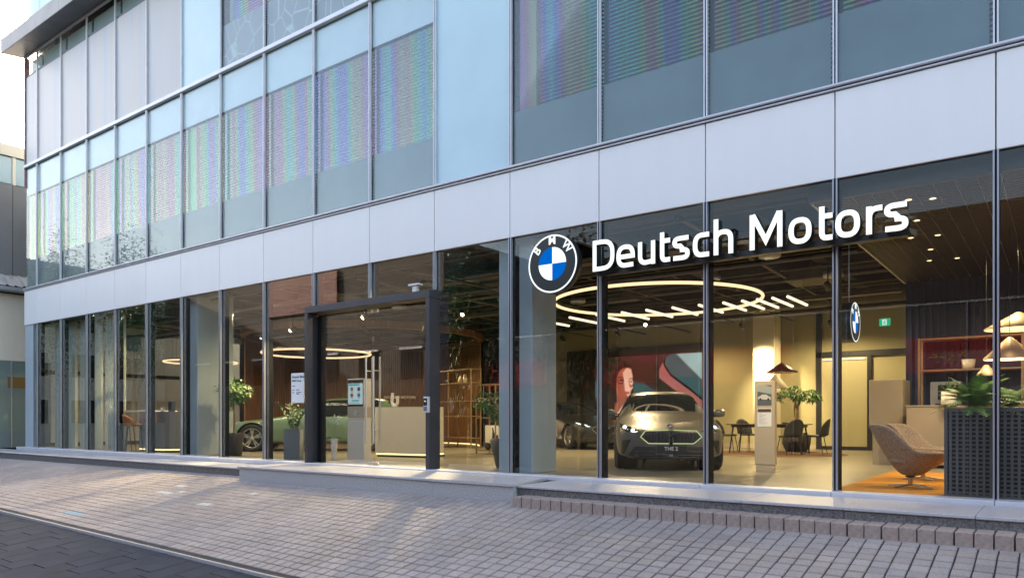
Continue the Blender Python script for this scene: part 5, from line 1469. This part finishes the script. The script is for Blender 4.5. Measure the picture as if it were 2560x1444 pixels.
kb = bpy.data.objects.new('emblem', None); COL.objects.link(kb); kb.parent = t; kb.location = (.24, -.006, 1.0)
MB().lathe([(0, 0), (.05, 0), (.05, .006)], 28, axis='y').build('emblem_disc', M['letter_side'], kb)
MB().lathe([(.031, -.001), (.047, -.001)], 28, axis='y').build('emblem_ring', M['white'], kb)
q = MB()
for a0, mi in ((0, 0), (90, 1), (180, 0), (270, 1)):
    pts = [(0, 0)]+[(.030*math.cos(R(a0+9*i)), .030*math.sin(R(a0+9*i))) for i in range(11)]
    q.add([(x, -.002, z) for x, z in pts], [tuple(range(12))], mi)
q.build('emblem_quarters', [M['white'], M['navy']], kb)

# ---------------------------------------------------------------- reception
t = thing('reception_counter', 'pale reception counter with a glowing plinth strip inside the entrance', 'counter', (-12.85, 2.40, 0), R(9))
m_rc = mat('counter_front', (.66, .61, .50), .45, nz=.03)
P_ = [(.0, .30)]+[(.14+.14*math.cos(R(a)), .14+.14*math.sin(R(a))) for a in (180, 202, 225, 247, 270)]+[(1.46, 0), (1.46, .75), (0, .75)]
MB().prism(P_, .09, 1.13).build('body', m_rc, t); MB().prism([(x*.985+.02, y+.05) for x, y in P_], .0, .05).build('plinth', M['black_metal'], t)
MB().prism([(x*.985+.02, y+.012) for x, y in P_], .052, .085).build('glow_strip', M['e_strip'], t)
MB().prism([(x, y) for x, y in P_], 1.131, 1.15).build('counter_top', M['beige'], t)
t = thing('sculpture', 'small cream U shaped ornament on the reception counter', 'ornament', (-12.35, 2.62, 1.17), R(5))
q = MB(); q.tube([(-.07, 0, .30), (-.085, 0, .12)]+[(.085*math.cos(R(a)), 0, .10+.085*math.sin(R(a))) for a in range(190, 351, 20)]+[(.085, 0, .12), (.07, 0, .22)], .034, 12); q.build('loop', M['pot_white'], t); MB().lathe([(0, -.02), (.06, -.02), (.05, .0), (0, .0)], 16).build('foot', M['pot_white'], t)
text('wall_lettering', 'DEUTSCH MOTORS', .135, mat('wall_letter', (.75, .70, .60), .4), None, (-19.23, 9.62, 1.60), (R(90), 0, R(27)), .012, .002)
tag(bpy.data.objects['wall_lettering'], 'pale raised lettering DEUTSCH MOTORS on the walnut wall over the reception counter', 'lettering')
ht = bvhC.ray_cast(Vector((3, .67, 1.235)), Vector((-1, 0, 0)))
tl = math.degrees(math.asin(max(-1, min(1, ht[1].z)))) if ht[0] else 25
text('window_lettering', 'DEUTSCH MOTORS', .10, M['white'], cC, ((ht[0].x if ht[0] else .75)+.012, .67, 1.235), (R(90-abs(tl)), 0, R(90)), .001)
# bar counter and stool at the left
t = thing('bar_counter', 'grey bar counter with a rounded metal end and glowing plinth', 'counter', (-19.9, .55, 0))
P_ = [(.0, .0), (1.0, 0)]+[(1.0+.42*math.sin(R(a)), .42-.42*math.cos(R(a))) for a in (15, 30, 45, 60, 75, 90, 105, 120, 135, 150, 165, 180)]+[(0, .84)]
m_bar = mat('taupe_metal', (.33, .31, .28), .33, .55)
MB().prism(P_, .09, 1.06).build('body', m_bar, t); MB().prism([(x*.985, y*.985+.01) for x, y in P_], 0, .05).build('plinth', M['black_metal'], t); MB().prism([(x*.99, y*.99+.006) for x, y in P_], .052, .085).build('glow_strip', M['e_strip'], t)
bx('worktop', M['white'], -1.5, .3, -.05, .9, 1.061, 1.10, t, .006)
for i in range(3): bx('drawer_front', M['beige'], .33, .66, -.012, -.001, .12+.32*i, .42+.32*i, t, .003)
bx('handle_slot', M['plastic_black'], .30, .66, -.016, -.0125, .80, .86, t)
t = thing('glass_bowl', 'white U shaped ornament on the bar counter', 'ornament', (-18.98, .7, 1.095))
MB().tube([(.07*math.cos(R(a)), 0, .075+.07*math.sin(R(a))) for a in range(170, 371, 20)], .022, 10).build('loop', M['pot_white'], t); MB().lathe([(0, -.033), (.05, -.033), (.04, 0), (0, 0)], 14).build('foot', M['pot_white'], t)
t = thing('card_terminal', 'dark upright box standing on the bar counter', 'box', (-18.75, .82, 1.062)); bx('case', M['pot_grey'], -.09, .09, -.05, .05, 0, .27, t, .006); bx('front_plate', M['plastic_black'], -.07, .07, -.054, -.0505, .05, .25, t)
def stool(lab, loc, rz):
    t = thing('bar_stool', lab, 'bar stool', loc, rz, 'orange leather bar stools at the bar counter')
    q = MB(); q.add(*blob((0, 0, .72), (.22, .21, .045), 20, 6, .7), 0, True); q.build('seat', M['leather_orange'], t)
    vs = []; fs = []; nu, nv = 18, 5
    for j in range(nv+1):
        for i in range(nu+1):
            a = -1.7+3.4*i/nu; v = j/nv; hh = .26*(1-.6*(abs(a)/1.7)**2)
            vs.append((.235*math.sin(a), .225*math.cos(a)+.03*v, .73+hh*v))
    for j in range(nv):
        for i in range(nu): fs.append((j*(nu+1)+i, j*(nu+1)+i+1, (j+1)*(nu+1)+i+1, (j+1)*(nu+1)+i))
    o = MB().add(vs, fs, 0, True).build('backrest', M['leather_orange'], t); md = o.modifiers.new('t', 'SOLIDIFY'); md.thickness = .04
    for sx_ in (-1, 1):
        for sy_ in (-1, 1): MB().tube([(sx_*.16, sy_*.15, .69), (sx_*.22, sy_*.22, 0)], .011, 6).build('leg', M['black_metal'], t)
    bx('foot_rail', M['black_metal'], -.20, .20, -.205, -.19, .24, .255, t); bx('foot_rail', M['black_metal'], -.20, .20, .19, .205, .24, .255, t)
stool('orange leather bar stool in front of the bar counter', (-19.72, .33, 0), R(150))
stool('orange leather bar stool half hidden farther along the bar counter', (-20.35, .40, 0), R(170))
# racks
def rack(lab, loc, rz, w_, d_, hs, m, posts=2):
    t = thing('display_rack', lab, 'rack', loc, rz)
    for x in ([0, w_] if posts == 2 else [0, w_/2, w_]):
        for y in (0, d_): bx('post', m, x-.015, x+.015, y-.015, y+.015, 0, hs[-1]+.012, t)
    for z in hs: bx('shelf_board', m, .016, w_-.016, -.014, d_+.014, z-.012, z+.012, t)
    return t
m_rk = mat('tan_rack', (.22, .145, .08), .45)
rack('tan tube display rack with a bag and a wheeled case by the column', (-11.92, 5.05, 0), R(-18), .86, .4, (.08, .90, 1.38, 1.72), m_rk)
rack('low tan shelf rack in front of the curved walnut wall', (-16.35, 8.0, 0), R(-15), 2.4, .35, (.3, .95, 1.4, 1.95, 2.35), m_rk, 3)
t = thing('wheeled_case', 'cream box shaped case with black wheels on the lowest shelf of the tan rack', 'case', (-11.42, 5.05, .092), R(-18))
bx('shell', M['cream'], -.30, .34, -.02, .3, .17, .62, t, .02); bx('lid_panel', M['white'], .02, .30, -.026, -.0205, .40, .60, t)
q = MB(); q.add([(.05, -.028, .30), (.30, -.028, .30), (.30, -.028, .38), (.22, -.028, .38), (.15, -.028, .44), (.10, -.028, .55), (.05, -.028, .58)], [tuple(range(7))]); q.build('dark_graphic', M['ink'], t)
for x in (-.19, .08, .24): MB().lathe([(0, -.03), (.085, -.03), (.095, -.015), (.095, .03), (0, .03)], 20, (x, .0, .095), axis='y').build('wheel', M['tyre'], t)
t = thing('duffel_bag', 'dark grey bag lying on the middle shelf of the tan rack', 'bag', (-11.25, 5.0, .915), R(-18)); q = MB(); q.add(*blob((0, .15, .17), (.27, .16, .17), 18, 8, .7), 0, True); q.build('body', mat('bag_cloth', (.08, .10, .11), .8, nz=.3, nscale=10), t); MB().tube([(-.12, .0, .28), (-.08, -.02, .40), (.08, -.02, .40), (.12, 0, .28)], .012, 6).build('strap', M['plastic_black'], t)
for x, lab, pr in ((-15.4, 'small dark bowl at the left on the tan wall rack', [(0, 0), (.06, 0), (.12, .10), (.10, .10)]), (-14.78, 'cream bottle vase on the tan wall rack', [(0, 0), (.07, 0), (.08, .12), (.03, .18), (.03, .24)]), (-14.55, 'slim cream jug on the tan wall rack', [(0, 0), (.05, 0), (.06, .15), (.04, .26)])):
    o = MB().lathe(pr, 18).build('vase', M['cream'] if 'cream' in lab else M['pot_dark'], None, (x, 8.0-(x+16.35)*.268+.2, 1.964)); tag(o, lab, 'vase')
t = thing('sofa', 'orange leather sofa inside the curved walnut alcove', 'sofa', (-15.9, 7.3, 0), R(-35))
bx('seat', M['leather_orange'], -.7, .7, -.4, .4, .12, .44, t, .05); bx('backrest', M['leather_orange'], -.7, .7, .25, .45, .442, .82, t, .05); bx('base', M['black_metal'], -.65, .65, -.36, .36, 0, .119, t)

# street trees across the road, mirrored in the glass
def street_tree(lab, x, y, h, r, n, seed):
    z0 = -2.2; t = thing('street_tree', lab, 'tree', (x, y, z0), 0, 'trees across the street')
    rr = random.Random(seed); H = h-z0
    MB().tube([(0, 0, 0), (.05, .02, H*.3), (-.05, .05, H*.6), (0, 0, H*.9)], .16, 8, r2=.04).build('trunk', M['trunk'], t)
    q = MB()
    for i in range(9):
        a = rr.uniform(0, 6.28); z = H*rr.uniform(.35, .7); q.tube([(0, 0, z), (r*.4*math.cos(a), r*.4*math.sin(a), z+.5), (r*.8*math.cos(a), r*.8*math.sin(a), z+1.2)], .05, 5, r2=.012)
    q.build('limbs', M['trunk'], t)
    crown('crown', M['leaf_dark'], t, (0, 0, H*.68), r, int(n*2.2), .24, .12, seed, .15, H*.32/r)
street_tree('tall dark tree across the street at the far left', -47.3, -14, 12.6, 2.4, 2600, 31)
street_tree('taller dark tree farthest along across the street', -57.5, -14, 14.2, 2.2, 2200, 32)
street_tree('leafy tree across the street opposite the entrance', -19.6, -14, 7.6, 1.9, 2200, 33)
street_tree('leafy tree across the street opposite the round sign', -14.3, -14, 7.9, 1.6, 1800, 34)
